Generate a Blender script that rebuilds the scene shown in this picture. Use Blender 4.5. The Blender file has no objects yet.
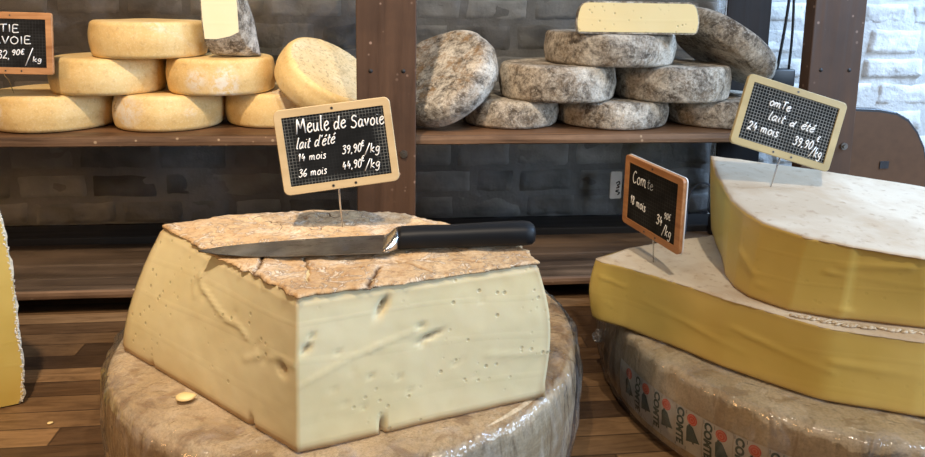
import bpy, bmesh, math, random
import numpy as np
from math import sin, cos, pi, radians, sqrt, atan2
from mathutils import Vector, Matrix, Euler, noise as mnoise

scene = bpy.context.scene
COL = scene.collection
random.seed(7)

# ------------------------------------------------------------------ objects
def tag(o, label=None, cat=None, group=None, kind=None):
    if label: o['label'] = label
    if cat: o['category'] = cat
    if group: o['group'] = group
    if kind: o['kind'] = kind
    return o

def thing(name, loc, label, cat, group=None, rot=(0, 0, 0)):
    o = bpy.data.objects.new(name, None)
    COL.objects.link(o)
    o.empty_display_size = .02
    o.location = loc
    o.rotation_euler = rot
    return tag(o, label, cat, group)

def obj(name, verts, faces, mats, parent=None, smooth=True, midx=None, loc=(0, 0, 0), rot=None, attr=None):
    me = bpy.data.meshes.new(name)
    me.from_pydata([tuple(v) for v in verts], [], [tuple(f) for f in faces])
    if not isinstance(mats, (list, tuple)): mats = [mats]
    for m in mats: me.materials.append(m)
    if midx is not None: me.polygons.foreach_set('material_index', list(midx))
    me.polygons.foreach_set('use_smooth', [smooth] * len(me.polygons))
    if attr is not None:
        a = me.attributes.new('tone', 'FLOAT', 'POINT')
        a.data.foreach_set('value', list(attr))
    me.update()
    bm = bmesh.new(); bm.from_mesh(me)
    bmesh.ops.recalc_face_normals(bm, faces=bm.faces)
    bm.to_mesh(me); bm.free()
    o = bpy.data.objects.new(name, me)
    COL.objects.link(o)
    o.location = loc
    if rot is not None: o.rotation_euler = rot
    if parent is not None: o.parent = parent
    return o

class MB:
    """collects shapes into one mesh"""
    def __init__(s): s.v = []; s.f = []
    def add(s, v, f):
        n = len(s.v); s.v += [tuple(p) for p in v]; s.f += [tuple(i + n for i in q) for q in f]; return s
    def box(s, x0, x1, y0, y1, z0, z1, b=0.0):
        bm = bmesh.new(); bmesh.ops.create_cube(bm, size=1)
        for v in bm.verts:
            v.co = Vector(((x0 + x1) / 2 + v.co.x * (x1 - x0), (y0 + y1) / 2 + v.co.y * (y1 - y0), (z0 + z1) / 2 + v.co.z * (z1 - z0)))
        if b: bmesh.ops.bevel(bm, geom=bm.edges[:] , offset=b, segments=2, affect='EDGES', profile=.6)
        bm.verts.index_update()
        s.add([v.co.copy() for v in bm.verts], [[v.index for v in f.verts] for f in bm.faces]); bm.free(); return s
    def tube(s, pts, r, n=8, cap=True, flat=1.0):
        pts = [Vector(p) for p in pts]
        rings = []; up = Vector((0, -1, 0))
        for i, p in enumerate(pts):
            a = pts[max(i - 1, 0)]; b = pts[min(i + 1, len(pts) - 1)]
            t = (b - a)
            t = t.normalized() if t.length > 1e-9 else Vector((0, 0, 1))
            u = up - t * up.dot(t)
            if u.length < 1e-3: u = Vector((1, 0, 0)) - t * t.x
            u.normalize(); w = t.cross(u)
            rr = r[i] if isinstance(r, (list, tuple)) else r
            rings.append([p + (u * sin(2 * pi * k / n) * flat + w * cos(2 * pi * k / n)) * rr for k in range(n)])
        v = [q for rg in rings for q in rg]; f = []
        for i in range(len(rings) - 1):
            for k in range(n):
                f.append((i * n + k, i * n + (k + 1) % n, (i + 1) * n + (k + 1) % n, (i + 1) * n + k))
        if cap:
            f.append(tuple(range(n))[::-1]); f.append(tuple((len(rings) - 1) * n + k for k in range(n)))
        return s.add(v, f)
    def prism(s, poly, d0, d1, axis='y', b=0.0):
        n = len(poly)
        def P(a, c, d): return {'y': (a, d, c), 'z': (a, c, d), 'x': (d, a, c)}[axis]
        if b:
            c = (sum(p[0] for p in poly) / n, sum(p[1] for p in poly) / n)
            ins = inset(poly, b)
            rows = [(ins, d0), (poly, d0 + b * (1 if d1 > d0 else -1)), (poly, d1 - b * (1 if d1 > d0 else -1)), (ins, d1)]
        else: rows = [(poly, d0), (poly, d1)]
        v = [P(p[0], p[1], d) for pl, d in rows for p in pl]; f = []
        for i in range(len(rows) - 1):
            for k in range(n): f.append((i * n + k, i * n + (k + 1) % n, (i + 1) * n + (k + 1) % n, (i + 1) * n + k))
        f.append(tuple(range(n))[::-1]); f.append(tuple((len(rows) - 1) * n + k for k in range(n)))
        return s.add(v, f)
    def build(s, name, mat, parent=None, smooth=False, **k): return obj(name, s.v, s.f, mat, parent, smooth, **k)

def inset(poly, d):
    out = []; n = len(poly)
    area = sum(poly[i][0] * poly[(i + 1) % n][1] - poly[(i + 1) % n][0] * poly[i][1] for i in range(n))
    sg = 1 if area > 0 else -1
    for i in range(n):
        a, b, c = poly[i - 1], poly[i], poly[(i + 1) % n]
        e1 = Vector((b[0] - a[0], b[1] - a[1])); e2 = Vector((c[0] - b[0], c[1] - b[1]))
        if e1.length < 1e-9 or e2.length < 1e-9: out.append(b); continue
        e1.normalize(); e2.normalize()
        nn = Vector((-e1.y, e1.x)) + Vector((-e2.y, e2.x))
        if nn.length < 1e-6: out.append(b); continue
        nn.normalize(); out.append((b[0] + nn.x * d * sg, b[1] + nn.y * d * sg))
    return out

def rrect(w, h, r, n=6, cx=0, cz=0):
    pts = []
    for sx, sz, a0 in ((1, 1, 0), (-1, 1, pi / 2), (-1, -1, pi), (1, -1, 3 * pi / 2)):
        for i in range(n + 1):
            a = a0 + pi / 2 * i / n
            pts.append((cx + sx * (w / 2 - r) + r * cos(a), cz + sz * (h / 2 - r) + r * sin(a)))
    return pts

def nz(x, y, z, o=0.0): return mnoise.noise(Vector((x + o, y - o * .7, z + o * .3)))
def fbm(x, y, z, o=0.0, n=3):
    v = 0; a = 1
    for k in range(n):
        v += a * nz(x * 2 ** k, y * 2 ** k, z * 2 ** k, o + k * 9.1); a *= .5
    return v

# ------------------------------------------------------------------ material helper
class NT:
    def __init__(s, name):
        s.m = bpy.data.materials.new(name); s.m.use_nodes = True
        s.t = s.m.node_tree; s.t.nodes.clear()
        s.out = s.n('ShaderNodeOutputMaterial')
    def n(s, kind, **kw):
        nd = s.t.nodes.new(kind)
        for k, v in kw.items(): setattr(nd, k, v)
        return nd
    def l(s, a, b): s.t.links.new(a, b)
    def set(s, sock, v):
        if hasattr(v, 'is_output') or isinstance(v, bpy.types.NodeSocket): s.l(v, sock)
        elif isinstance(v, (tuple, list)) and len(v) == 3 and sock.type == 'RGBA': sock.default_value = (*v, 1)
        else: sock.default_value = v
    def co(s, scale=(1, 1, 1), rand=False):
        tc = s.n('ShaderNodeTexCoord'); mp = s.n('ShaderNodeMapping')
        s.l(tc.outputs['Object'], mp.inputs['Vector']); mp.inputs['Scale'].default_value = scale
        if rand:
            oi = s.n('ShaderNodeObjectInfo'); sc = s.math('MULTIPLY', oi.outputs['Random'], 37.0)
            cb = s.n('ShaderNodeCombineXYZ')
            for i in range(3): s.l(sc, cb.inputs[i])
            s.l(cb.outputs[0], mp.inputs['Location'])
        return mp.outputs[0]
    def noise(s, co, scale, detail=4, rough=.55, dist=0.0):
        t = s.n('ShaderNodeTexNoise'); s.l(co, t.inputs['Vector'])
        t.inputs['Scale'].default_value = scale; t.inputs['Detail'].default_value = detail
        t.inputs['Roughness'].default_value = rough; t.inputs['Distortion'].default_value = dist
        return t.outputs['Fac']
    def vor(s, co, scale, feature='F1', out='Distance', rnd=1.0):
        t = s.n('ShaderNodeTexVoronoi', feature=feature); s.l(co, t.inputs['Vector'])
        t.inputs['Scale'].default_value = scale; t.inputs['Randomness'].default_value = rnd
        return t.outputs[out]
    def math(s, op, a, b=0.0, c=0.0, clamp=False):
        t = s.n('ShaderNodeMath', operation=op, use_clamp=clamp)
        s.set(t.inputs[0], a); s.set(t.inputs[1], b); s.set(t.inputs[2], c)
        return t.outputs[0]
    def rng(s, v, a, b, c=0.0, d=1.0):
        t = s.n('ShaderNodeMapRange'); s.set(t.inputs[0], v)
        for i, q in zip((1, 2, 3, 4), (a, b, c, d)): t.inputs[i].default_value = q
        return t.outputs[0]
    def mix(s, f, a, b, blend='MIX'):
        t = s.n('ShaderNodeMix', data_type='RGBA', blend_type=blend)
        s.set(t.inputs[0], f); s.set(t.inputs[6], a); s.set(t.inputs[7], b)
        return t.outputs[2]
    def bump(s, h, strength=.5, dist=.002, nrm=None):
        t = s.n('ShaderNodeBump'); s.l(h, t.inputs['Height'])
        t.inputs['Strength'].default_value = strength; t.inputs['Distance'].default_value = dist
        if nrm is not None: s.l(nrm, t.inputs['Normal'])
        return t.outputs[0]
    def sep(s, co):
        t = s.n('ShaderNodeSeparateXYZ'); s.l(co, t.inputs[0]); return t.outputs
    def done(s, col, rough=.6, normal=None, metal=0.0, spec=.5, coat=0.0, coat_n=None, sss=0.0, coat_rough=.1):
        p = s.n('ShaderNodeBsdfPrincipled'); s.l(p.outputs[0], s.out.inputs[0])
        s.set(p.inputs['Base Color'], col); s.set(p.inputs['Roughness'], rough)
        p.inputs['Metallic'].default_value = metal; p.inputs['Specular IOR Level'].default_value = spec
        if normal is not None: s.l(normal, p.inputs['Normal'])
        if coat:
            s.set(p.inputs['Coat Weight'], coat); p.inputs['Coat Roughness'].default_value = coat_rough
            if coat_n is not None: s.l(coat_n, p.inputs['Coat Normal'])
        if sss:
            p.inputs['Subsurface Weight'].default_value = sss
            p.inputs['Subsurface Radius'].default_value = (1.0, .6, .25); p.inputs['Subsurface Scale'].default_value = .008
        return s.m

def plain(name, col, rough=.6, metal=0.0, spec=.5):
    s = NT(name); c = s.co()
    n = s.noise(c, 60, 3); n2 = s.noise(c, 9, 2)
    cc = s.mix(s.rng(s.math('ADD', n, n2), .7, 1.3), tuple(x * .86 for x in col), tuple(min(1, x * 1.1) for x in col))
    return s.done(cc, rough, s.bump(n, .08, .001), metal, spec)

M = {}
def build_materials():
    # white painted stone wall
    s = NT('whitewashed_stone'); c = s.co()
    at = s.n('ShaderNodeAttribute', attribute_name='tone')
    n1 = s.noise(c, 26, 6, .65); n2 = s.noise(c, 7, 3)
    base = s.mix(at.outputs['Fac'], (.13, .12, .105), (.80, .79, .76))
    base = s.mix(s.rng(n1, .35, .7), s.mix(.25, base, (.2, .2, .2)), base)
    base = s.mix(s.rng(n2, .4, .75), base, s.mix(.35, base, (.30, .28, .26)))
    M['stone'] = s.done(base, .55, s.bump(s.math('ADD', n1, s.math('MULTIPLY', s.noise(c, 90, 4), .4)), .8, .006), spec=.3)
    # dark stained post wood
    def wood(name, a, b, axis, rough=.45, gs=60, coat=.1, bumpst=.3, wear=None):
        s = NT(name); sc = [gs, gs, gs]; sc[axis] = gs * .06
        c = s.co(tuple(sc), True); c1 = s.co((1, 1, 1), True)
        n = s.noise(c, 1.0, 6, .65, .6); n2 = s.noise(c, .25, 3, .5, 1.2); n3 = s.noise(c1, 14, 4)
        f = s.math('ADD', s.math('MULTIPLY', n, .6), s.math('MULTIPLY', n2, .4))
        col = s.mix(s.rng(f, .36, .64), a, b)
        col = s.mix(s.rng(n3, .45, .75, 0, .5), col, tuple(x * .55 for x in a))
        if wear:
            sp = s.vor(c1, 55); nw = s.noise(c1, 6, 2)
            k = s.math('MULTIPLY', s.rng(sp, .16, .10), s.rng(nw, .5, .62))
            col = s.mix(s.math('MULTIPLY', k, .8), col, wear)
        return s.done(col, s.rng(n, .3, .7, rough - .1, rough + .15), s.bump(n, bumpst, .0015), coat=coat, spec=.4)
    M['post'] = wood('stained_post_wood', (.050, .024, .012), (.090, .045, .023), 2, .6, 60, .0, .2, (.30, .20, .15))
    M['darkpost'] = wood('near_black_wood', (.006, .004, .003), (.015, .009, .006), 2, .8, 60, .0, .2)
    M['shelf'] = wood('shelf_board_wood', (.06, .028, .012), (.20, .10, .045), 0, .5, 55, .05, .5)
    M['shelfedge'] = wood('worn_shelf_edge_wood', (.055, .027, .013), (.26, .145, .075), 0, .6, 70, .0, .6, (.50, .36, .22))
    M['lowshelf'] = wood('grey_brown_plank_wood', (.030, .018, .011), (.15, .095, .056), 0, .5, 45, .1, .6)
    M['rail'] = wood('black_rail_wood', (.006, .005, .005), (.014, .012, .011), 0, .7, 60, 0, .2)
    M['panel'] = plain('brown_board', (.105, .052, .026), .55, 0, .25)
    M['paneledge'] = plain('dark_board_edge', (.022, .022, .026), .35)
    M['signwood'] = wood('orange_sign_wood', (.36, .15, .055), (.64, .33, .14), 0, .4, 130, .1, .15)
    M['signbeige'] = wood('beige_sign_frame', (.50, .36, .19), (.62, .47, .27), 0, .4, 50, .1, .05)
    M['signyellow'] = wood('straw_sign_frame', (.50, .40, .19), (.58, .47, .24), 0, .35, 50, .15, .03)
    # butcher block
    s = NT('butcher_block'); c = s.co(); o = s.sep(c)
    row = s.math('FLOOR', s.math('DIVIDE', o[1], .034))
    wn = s.n('ShaderNodeTexWhiteNoise', noise_dimensions='1D'); s.l(row, wn.inputs['W'])
    xo = s.math('ADD', s.math('DIVIDE', o[0], .42), s.math('MULTIPLY', wn.outputs['Value'], 5.3))
    colm = s.math('FLOOR', xo)
    cb = s.n('ShaderNodeCombineXYZ'); s.l(row, cb.inputs[0]); s.l(colm, cb.inputs[1])
    w2 = s.n('ShaderNodeTexWhiteNoise', noise_dimensions='3D'); s.l(cb.outputs[0], w2.inputs['Vector'])
    sh = s.n('ShaderNodeVectorMath', operation='MULTIPLY_ADD'); s.l(c, sh.inputs[0]); sh.inputs[1].default_value = (14, 110, 14); s.l(w2.outputs['Color'], sh.inputs[2])
    sc2 = s.n('ShaderNodeVectorMath', operation='MULTIPLY_ADD'); s.l(w2.outputs['Color'], sc2.inputs[0]); sc2.inputs[1].default_value = (40, 40, 40); s.l(sh.outputs[0], sc2.inputs[2])
    g = s.noise(sc2.outputs[0], 1, 5, .65, .9)
    cr = s.n('ShaderNodeValToRGB'); s.l(w2.outputs['Value'], cr.inputs[0])
    e = cr.color_ramp.elements; e[0].position = 0; e[0].color = (.070, .040, .022, 1); e[1].position = 1; e[1].color = (.34, .20, .095, 1)
    for p, q in ((.35, (.12, .066, .032, 1)), (.7, (.20, .115, .054, 1))):
        k = cr.color_ramp.elements.new(p); k.color = q
    col = s.mix(s.rng(g, .25, .60, .0, 1), s.mix(1.0, cr.outputs[0], (.42, .38, .34), 'MULTIPLY'), cr.outputs[0])
    fy = s.math('FRACT', s.math('DIVIDE', o[1], .034)); fx = s.math('FRACT', xo)
    gy = s.math('LESS_THAN', s.math('MINIMUM', fy, s.math('SUBTRACT', 1.0, fy)), .03)
    gx = s.math('LESS_THAN', s.math('MINIMUM', fx, s.math('SUBTRACT', 1.0, fx)), .003)
    gr = s.math('MAXIMUM', gy, gx)
    col = s.mix(s.math('MULTIPLY', gr, .7), col, (.03, .015, .008))
    nn = s.noise(c, 9, 5, .6)
    col = s.mix(s.rng(nn, .45, .72, 0, .55), col, s.mix(1.0, col, (.45, .40, .36), 'MULTIPLY'))
    M['block'] = s.done(col, s.rng(nn, .3, .7, .32, .55), s.bump(s.math('SUBTRACT', g, s.math('MULTIPLY', gr, .8)), .35, .001), spec=.4)
    M['cabinet'] = plain('cabinet_paint', (.05, .03, .02), .5)
    # cheese pastes
    def paste(name, a, b, pits=.35, rough=.38, sss=.12, rind=None, m0=.52):
        s = NT(name); c = s.co((1, 1, 1), True)
        n = s.noise(c, 8, 3, .5, .5); n2 = s.noise(c, 120, 2); n3 = s.noise(c, 3, 2, .5, 1.5)
        col = s.mix(s.rng(s.math('ADD', s.math('MULTIPLY', n, .5), s.math('MULTIPLY', n3, .5)), .38, .62), a, b)
        v = s.vor(c, 95); msk = s.noise(c, 13, 2)
        pit = s.math('MULTIPLY', s.rng(v, .22, .10), s.rng(msk, m0, m0 + .08))
        pit = s.math('MULTIPLY', pit, pits)
        col = s.mix(pit, col, tuple(x * .45 for x in a))
        # curved knife streaks
        cs = s.co((3, 3, 10)); w = s.n('ShaderNodeTexWave', wave_type='BANDS', bands_direction='Z'); s.l(cs, w.inputs['Vector'])
        w.inputs['Scale'].default_value = .9; w.inputs['Distortion'].default_value = 9; w.inputs['Detail'].default_value = 2; w.inputs['Detail Scale'].default_value = .6
        st = s.rng(w.outputs['Fac'], .93, 1.0)
        if rind:
            at = s.n('ShaderNodeAttribute', attribute_name='tone')
            col = s.mix(at.outputs['Fac'], col, rind)
        h = s.math('ADD', s.math('MULTIPLY', n2, .12), s.math('SUBTRACT', s.math('MULTIPLY', st, .12), s.math('MULTIPLY', pit, 1.5)))
        return s.done(col, s.rng(n, .3, .7, rough, rough + .18), s.bump(h, .4, .0016), spec=.4, sss=sss)
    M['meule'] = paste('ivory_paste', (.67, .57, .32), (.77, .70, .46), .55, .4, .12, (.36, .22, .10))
    M['comte'] = paste('golden_paste', (.55, .385, .085), (.68, .51, .15), .08, .36, .12, (.42, .27, .10))
    M['tommecut'] = paste('straw_paste', (.78, .60, .28), (.84, .68, .36), .6, .5, .1, None, .42)
    M['whitecut'] = paste('cream_paste', (.86, .78, .52), (.90, .83, .60), .2, .5, .1)
    # rinds
    s = NT('tan_crust'); c = s.co((1, 1, 1), True)
    n = s.noise(c, 22, 6, .65); n2 = s.noise(c, 7, 4, .6, 1); n3 = s.noise(c, 160, 3)
    cd = s.n('ShaderNodeVectorMath', operation='MULTIPLY_ADD'); s.l(c, cd.inputs[0]); cd.inputs[1].default_value = (1, 1.5, 1)
    nt = s.n('ShaderNodeTexNoise'); s.l(c, nt.inputs['Vector']); nt.inputs['Scale'].default_value = 18
    nm = s.n('ShaderNodeVectorMath', operation='SCALE'); s.l(nt.outputs['Color'], nm.inputs[0]); nm.inputs['Scale'].default_value = .09
    s.l(nm.outputs[0], cd.inputs[2])
    crk = s.vor(cd.outputs[0], 15, 'DISTANCE_TO_EDGE')
    ck = s.math('MULTIPLY', s.rng(crk, .012, .003), s.rng(n2, .56, .62))
    col = s.mix(s.rng(n2, .38, .62), (.50, .325, .165), (.62, .45, .26))
    col = s.mix(s.rng(n, .5, .68), col, (.68, .56, .41))
    n5 = s.noise(c, 420, 3); col = s.mix(s.rng(n5, .45, .7, 0, .5), col, (.34, .20, .10))
    col = s.mix(s.rng(n3, .52, .68, 0, .6), col, (.36, .21, .11))
    col = s.mix(s.math('MULTIPLY', ck, .85), col, (.13, .065, .03))
    at = s.n('ShaderNodeAttribute', attribute_name='tone'); col = s.mix(s.math('MULTIPLY', at.outputs['Fac'], 1.0, clamp=True), col, (.07, .035, .018))
    nf = s.noise(c, 55, 5, .75, 1.2); fl = s.rng(nf, .55, .60); col = s.mix(s.math('MULTIPLY', fl, .55), col, (.74, .64, .50)); ed = s.math('MULTIPLY', s.rng(nf, .50, .545), s.rng(nf, .60, .555)); col = s.mix(s.math('MULTIPLY', ed, .35), col, (.26, .14, .07))
    h = s.math('SUBTRACT', s.math('ADD', s.math('ADD', n, s.math('MULTIPLY', fl, .6)), s.math('MULTIPLY', n3, .5)), s.math('MULTIPLY', ck, 2))
    M['crust'] = s.done(col, .75, s.bump(h, .7, .003), spec=.25)
    s = NT('pale_dusty_rind'); c = s.co((1, 1, 1), True)
    n = s.noise(c, 14, 6, .65); n2 = s.noise(c, 5, 4, .6, .6); n3 = s.noise(c, 90, 4)
    col = s.mix(s.rng(n2, .38, .62), (.52, .42, .30), (.68, .60, .475))
    col = s.mix(s.rng(n, .5, .66, 0, .6), col, (.50, .37, .24))
    col = s.mix(s.rng(n3, .58, .72, 0, .6), col, (.36, .25, .16))
    M['dust'] = s.done(col, .8, s.bump(s.math('ADD', n, s.math('MULTIPLY', n3, .4)), .45, .002), spec=.25)
    # wheel rinds under film
    def wheelrind(name, a, b, d, ax=(1, 1, 6)):
        s = NT(name); c = s.co(ax, True); c1 = s.co((1, 1, 1), True)
        n = s.noise(c, 10, 6, .65, .4); n2 = s.noise(c1, 6, 4, .6, .8); n3 = s.noise(c1, 130, 4, .7); cv = s.co((1, 1, .12), True); n4 = s.noise(cv, 30, 4, .6, .6)
        col = s.mix(s.rng(n, .38, .62), a, b)
        col = s.mix(s.rng(n2, .5, .66, 0, .7), col, d)
        col = s.mix(s.rng(n4, .53, .60, 0, .7), col, tuple(x * .9 for x in d))
        col = s.mix(s.rng(n3, .5, .7, 0, .5), col, tuple(x * .5 for x in a))
        n6 = s.noise(c1, 480, 3); col = s.mix(s.rng(n6, .45, .7, 0, .45), col, tuple(x * .55 for x in a))
        return s.done(col, .6, s.bump(s.math('ADD', n, s.math('MULTIPLY', n3, .5)), .5, .002), spec=.3)
    M['wheel1'] = wheelrind('brown_wheel_rind', (.46, .34, .20), (.66, .54, .38), (.30, .18, .09))
    M['wheel2'] = wheelrind('fawn_wheel_rind', (.54, .44, .29), (.70, .61, .46), (.44, .32, .19), (1, 1, 3))
    # cling film
    s = NT('cling_film'); c = s.co((1, 1, .5), True)
    n = s.noise(c, 26, 3, .6, 1.2); v = s.vor(c, 38, 'DISTANCE_TO_EDGE'); n2 = s.noise(s.co((1, 1, .15), True), 60, 3, .6, .8)
    h = s.math('ADD', s.math('MULTIPLY', n, .8), s.math('MULTIPLY', n2, .8))
    bp = s.bump(h, 1.0, .004)
    tr = s.n('ShaderNodeBsdfTransparent'); tr.inputs[0].default_value = (.96, .96, .96, 1)
    gl = s.n('ShaderNodeBsdfGlossy'); gl.inputs['Roughness'].default_value = .11; gl.inputs[0].default_value = (1, 1, 1, 1); s.l(bp, gl.inputs['Normal'])
    df = s.n('ShaderNodeBsdfDiffuse'); df.inputs[0].default_value = (.9, .9, .92, 1); s.l(bp, df.inputs['Normal'])
    fr = s.n('ShaderNodeFresnel'); fr.inputs['IOR'].default_value = 1.5; s.l(bp, fr.inputs['Normal'])
    m1 = s.n('ShaderNodeMixShader'); s.l(s.math('MULTIPLY_ADD', fr.outputs[0], 1.05, .01, clamp=True), m1.inputs[0]); s.l(tr.outputs[0], m1.inputs[1]); s.l(gl.outputs[0], m1.inputs[2])
    m2 = s.n('ShaderNodeMixShader'); s.l(s.rng(n, .5, .75, .02, .14), m2.inputs[0]); s.l(m1.outputs[0], m2.inputs[1]); s.l(df.outputs[0], m2.inputs[2])
    s.l(m2.outputs[0], s.out.inputs[0]); M['film'] = s.m
    # tinted glass
    s = NT('smoked_glass')
    tr = s.n('ShaderNodeBsdfTransparent'); tr.inputs[0].default_value = (.88, .88, .88, 1)
    c = s.co((1.2, 1, 1)); n = s.noise(c, 9, 4, .6, 1.5)
    gl = s.n('ShaderNodeBsdfGlossy'); gl.inputs['Roughness'].default_value = .12
    fr = s.n('ShaderNodeFresnel'); fr.inputs['IOR'].default_value = 1.45
    df = s.n('ShaderNodeBsdfDiffuse'); df.inputs[0].default_value = (.55, .6, .7, 1)
    m1 = s.n('ShaderNodeMixShader'); s.l(fr.outputs[0], m1.inputs[0]); s.l(tr.outputs[0], m1.inputs[1]); s.l(gl.outputs[0], m1.inputs[2])
    m2 = s.n('ShaderNodeMixShader'); s.l(s.rng(n, .5, .75, 0.0, .08), m2.inputs[0]); s.l(m1.outputs[0], m2.inputs[1]); s.l(df.outputs[0], m2.inputs[2])
    s.l(m2.outputs[0], s.out.inputs[0]); M['glass'] = s.m
    # yellow tomme rind
    s = NT('yellow_tomme_rind'); c = s.co((1, 1, 1), True)
    n = s.noise(c, 12, 4, .6); n2 = s.noise(c, 6, 3, .5, .5); n3 = s.noise(c, 110, 4, .7); n4 = s.noise(c, 45, 5, .75, .6)
    col = s.mix(s.rng(n, .38, .62), (.70, .47, .18), (.78, .58, .27))
    col = s.mix(s.rng(n3, .54, .70, 0, .45), col, (.46, .27, .10)); n9 = s.noise(c, 330, 3); col = s.mix(s.rng(n9, .5, .7, 0, .3), col, (.90, .76, .50))
    at = s.n('ShaderNodeAttribute', attribute_name='tone'); n7 = s.noise(c, 75, 5, .8, .4)
    wh = s.math('MULTIPLY', s.rng(s.math('ADD', n2, s.math('MULTIPLY', at.outputs['Fac'], .35)), .60, .72), s.rng(n7, .40, .56))
    col = s.mix(s.math('MULTIPLY', wh, .8), col, (.80, .75, .66))
    col = s.mix(s.math('MULTIPLY', s.rng(at.outputs['Fac'], .75, .95), s.rng(n7, .50, .44)), col, (.16, .13, .10))
    M['yrind'] = s.done(col, .55, s.bump(s.math('ADD', n4, n3), .35, .0014), spec=.35, sss=.05)
    s = NT('weathered_yellow_face'); c = s.co((1, 1, 1), True)
    n = s.noise(c, 10, 4, .6); n4 = s.noise(c, 60, 5, .75, 1.0)
    n8 = s.noise(c, 170, 4, .7)
    col = s.mix(s.rng(n, .35, .6), (.62, .44, .20), (.70, .57, .34))
    col = s.mix(s.rng(n4, .52, .64, 0, .5), col, (.40, .28, .14)); col = s.mix(s.rng(n8, .53, .64, 0, .6), col, (.26, .18, .09))
    M['yface'] = s.done(col, .7, s.bump(n4, .5, .002), spec=.3)
    # grey tomme rind
    def grey(name, warm):
        s = NT(name); c = s.co((1, 1, 1), True)
        n = s.noise(c, 18, 6, .7, .4); n2 = s.noise(c, 48, 6, .75, .8); n3 = s.noise(c, 210, 5, .8); n5 = s.noise(c, 30, 5, .8, .3)
        v = s.vor(c, 60, 'F1')
        col = s.mix(s.rng(n2, .40, .58), (.105, .085, .065), (.47, .41, .33))
        col = s.mix(s.rng(n, .47, .60, 0, .85), col, (.74, .67, .56))
        col = s.mix(s.rng(n3, .52, .62, 0, .6), col, (.085, .065, .045))
        col = s.mix(s.rng(n3, .45, .38, 0, .5), col, (.80, .75, .66))
        col = s.mix(s.rng(n5, .50, .62, 0, warm), col, (.30, .18, .08))
        h = s.math('ADD', s.math('MULTIPLY', n2, 1.2), s.math('ADD', s.math('MULTIPLY', n3, .7), s.math('MULTIPLY', v, .5)))
        return s.done(col, .8, s.bump(h, 1.0, .004), spec=.25)
    M['grey'] = grey('grey_mould_rind', .25); M['greyface'] = grey('brown_grey_mould_face', .85)
    # slate
    def slate(name, gridw, a, grid_lo, grid_hi, clear=False):
        s = NT(name); c = s.co(); o = s.sep(c); ls = []
        for k in (0, 2):
            f = s.math('FRACT', s.math('ADD', s.math('DIVIDE', o[k], gridw), 100.5))
            ls.append(s.math('LESS_THAN', s.math('ABSOLUTE', s.math('SUBTRACT', f, .5)), .07))
        g = s.math('MAXIMUM', ls[0], ls[1])
        n = s.noise(c, 28, 4, .6)
        k = s.rng(n, .35, .7, grid_lo, grid_hi)
        if clear:   # worn away in the middle of the slate
            ax = s.math('MULTIPLY', s.math('ABSOLUTE', o[0]), 1 / .049); az = s.math('MULTIPLY', s.math('ABSOLUTE', s.math('SUBTRACT', o[2], -.002)), 1 / .034)
            k = s.math('MULTIPLY', k, s.rng(s.math('MAXIMUM', ax, az), .74, .95, .03, 1))
        col = s.mix(s.math('MULTIPLY', g, k), s.mix(s.rng(n, .35, .7), a, tuple(x * 2.2 for x in a)), (.50, .52, .50))
        return s.done(col, .6, spec=.12)
    M['slate1'] = slate('worn_gridded_slate', .0033, (.006, .0065, .007), .15, .45, True)
    M['slate3'] = slate('gridded_slate', .0037, (.005, .005, .005), .4, .65)
    M['slate2'] = slate('plain_slate', .0045, (.007, .007, .007), .0, .08)
    M['chalk'] = plain('white_chalk_ink', (.88, .88, .86), .6)
    M['chalkdim'] = plain('faded_chalk_ink', (.40, .43, .45), .7)
    M['steel'] = plain('steel', (.55, .55, .56), .25, 1.0)
    s = NT('brushed_blade'); c = s.co((20, 200, 20)); n = s.noise(c, 2.5, 4, .7, .8); n2 = s.noise(s.co(), 35, 4)
    M['blade'] = s.done(s.mix(s.rng(n2, .4, .7), (.22, .215, .21), (.42, .42, .42)), s.rng(n, .3, .7, .24, .42), s.bump(n, .15, .0004), 1.0)
    M['handle'] = plain('black_handle_plastic', (.006, .007, .009), .5, 0, .25)
    M['rubber'] = plain('black_cable_rubber', (.010, .010, .011), .45)
    M['greycable'] = plain('grey_cable_sleeve', (.10, .13, .19), .4)
    M['hole'] = plain('screw_hole_black', (.012, .010, .009), .7)
    M['bolt'] = plain('tarnished_bolt', (.20, .18, .16), .35, .9)
    M['white'] = plain('white_edge_plastic', (.78, .77, .75), .4)
    M['label'] = plain('label_paper', (.64, .62, .58), .5)
    M['red'] = plain('label_red', (.72, .11, .045), .5)
    M['redline'] = plain('label_pale_red', (.85, .42, .30), .5)
    M['green'] = plain('label_dark_green', (.055, .085, .065), .5)
    M['card'] = plain('pale_card', (.55, .54, .50), .6)
    M['crumb'] = plain('cheese_crumb', (.80, .62, .30), .5)
    M['whitecrust'] = plain('chalky_rind_crust', (.74, .70, .60), .8)
    M['floor'] = plain('floor_tile_stone', (.22, .20, .18), .5)
build_materials()

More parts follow.
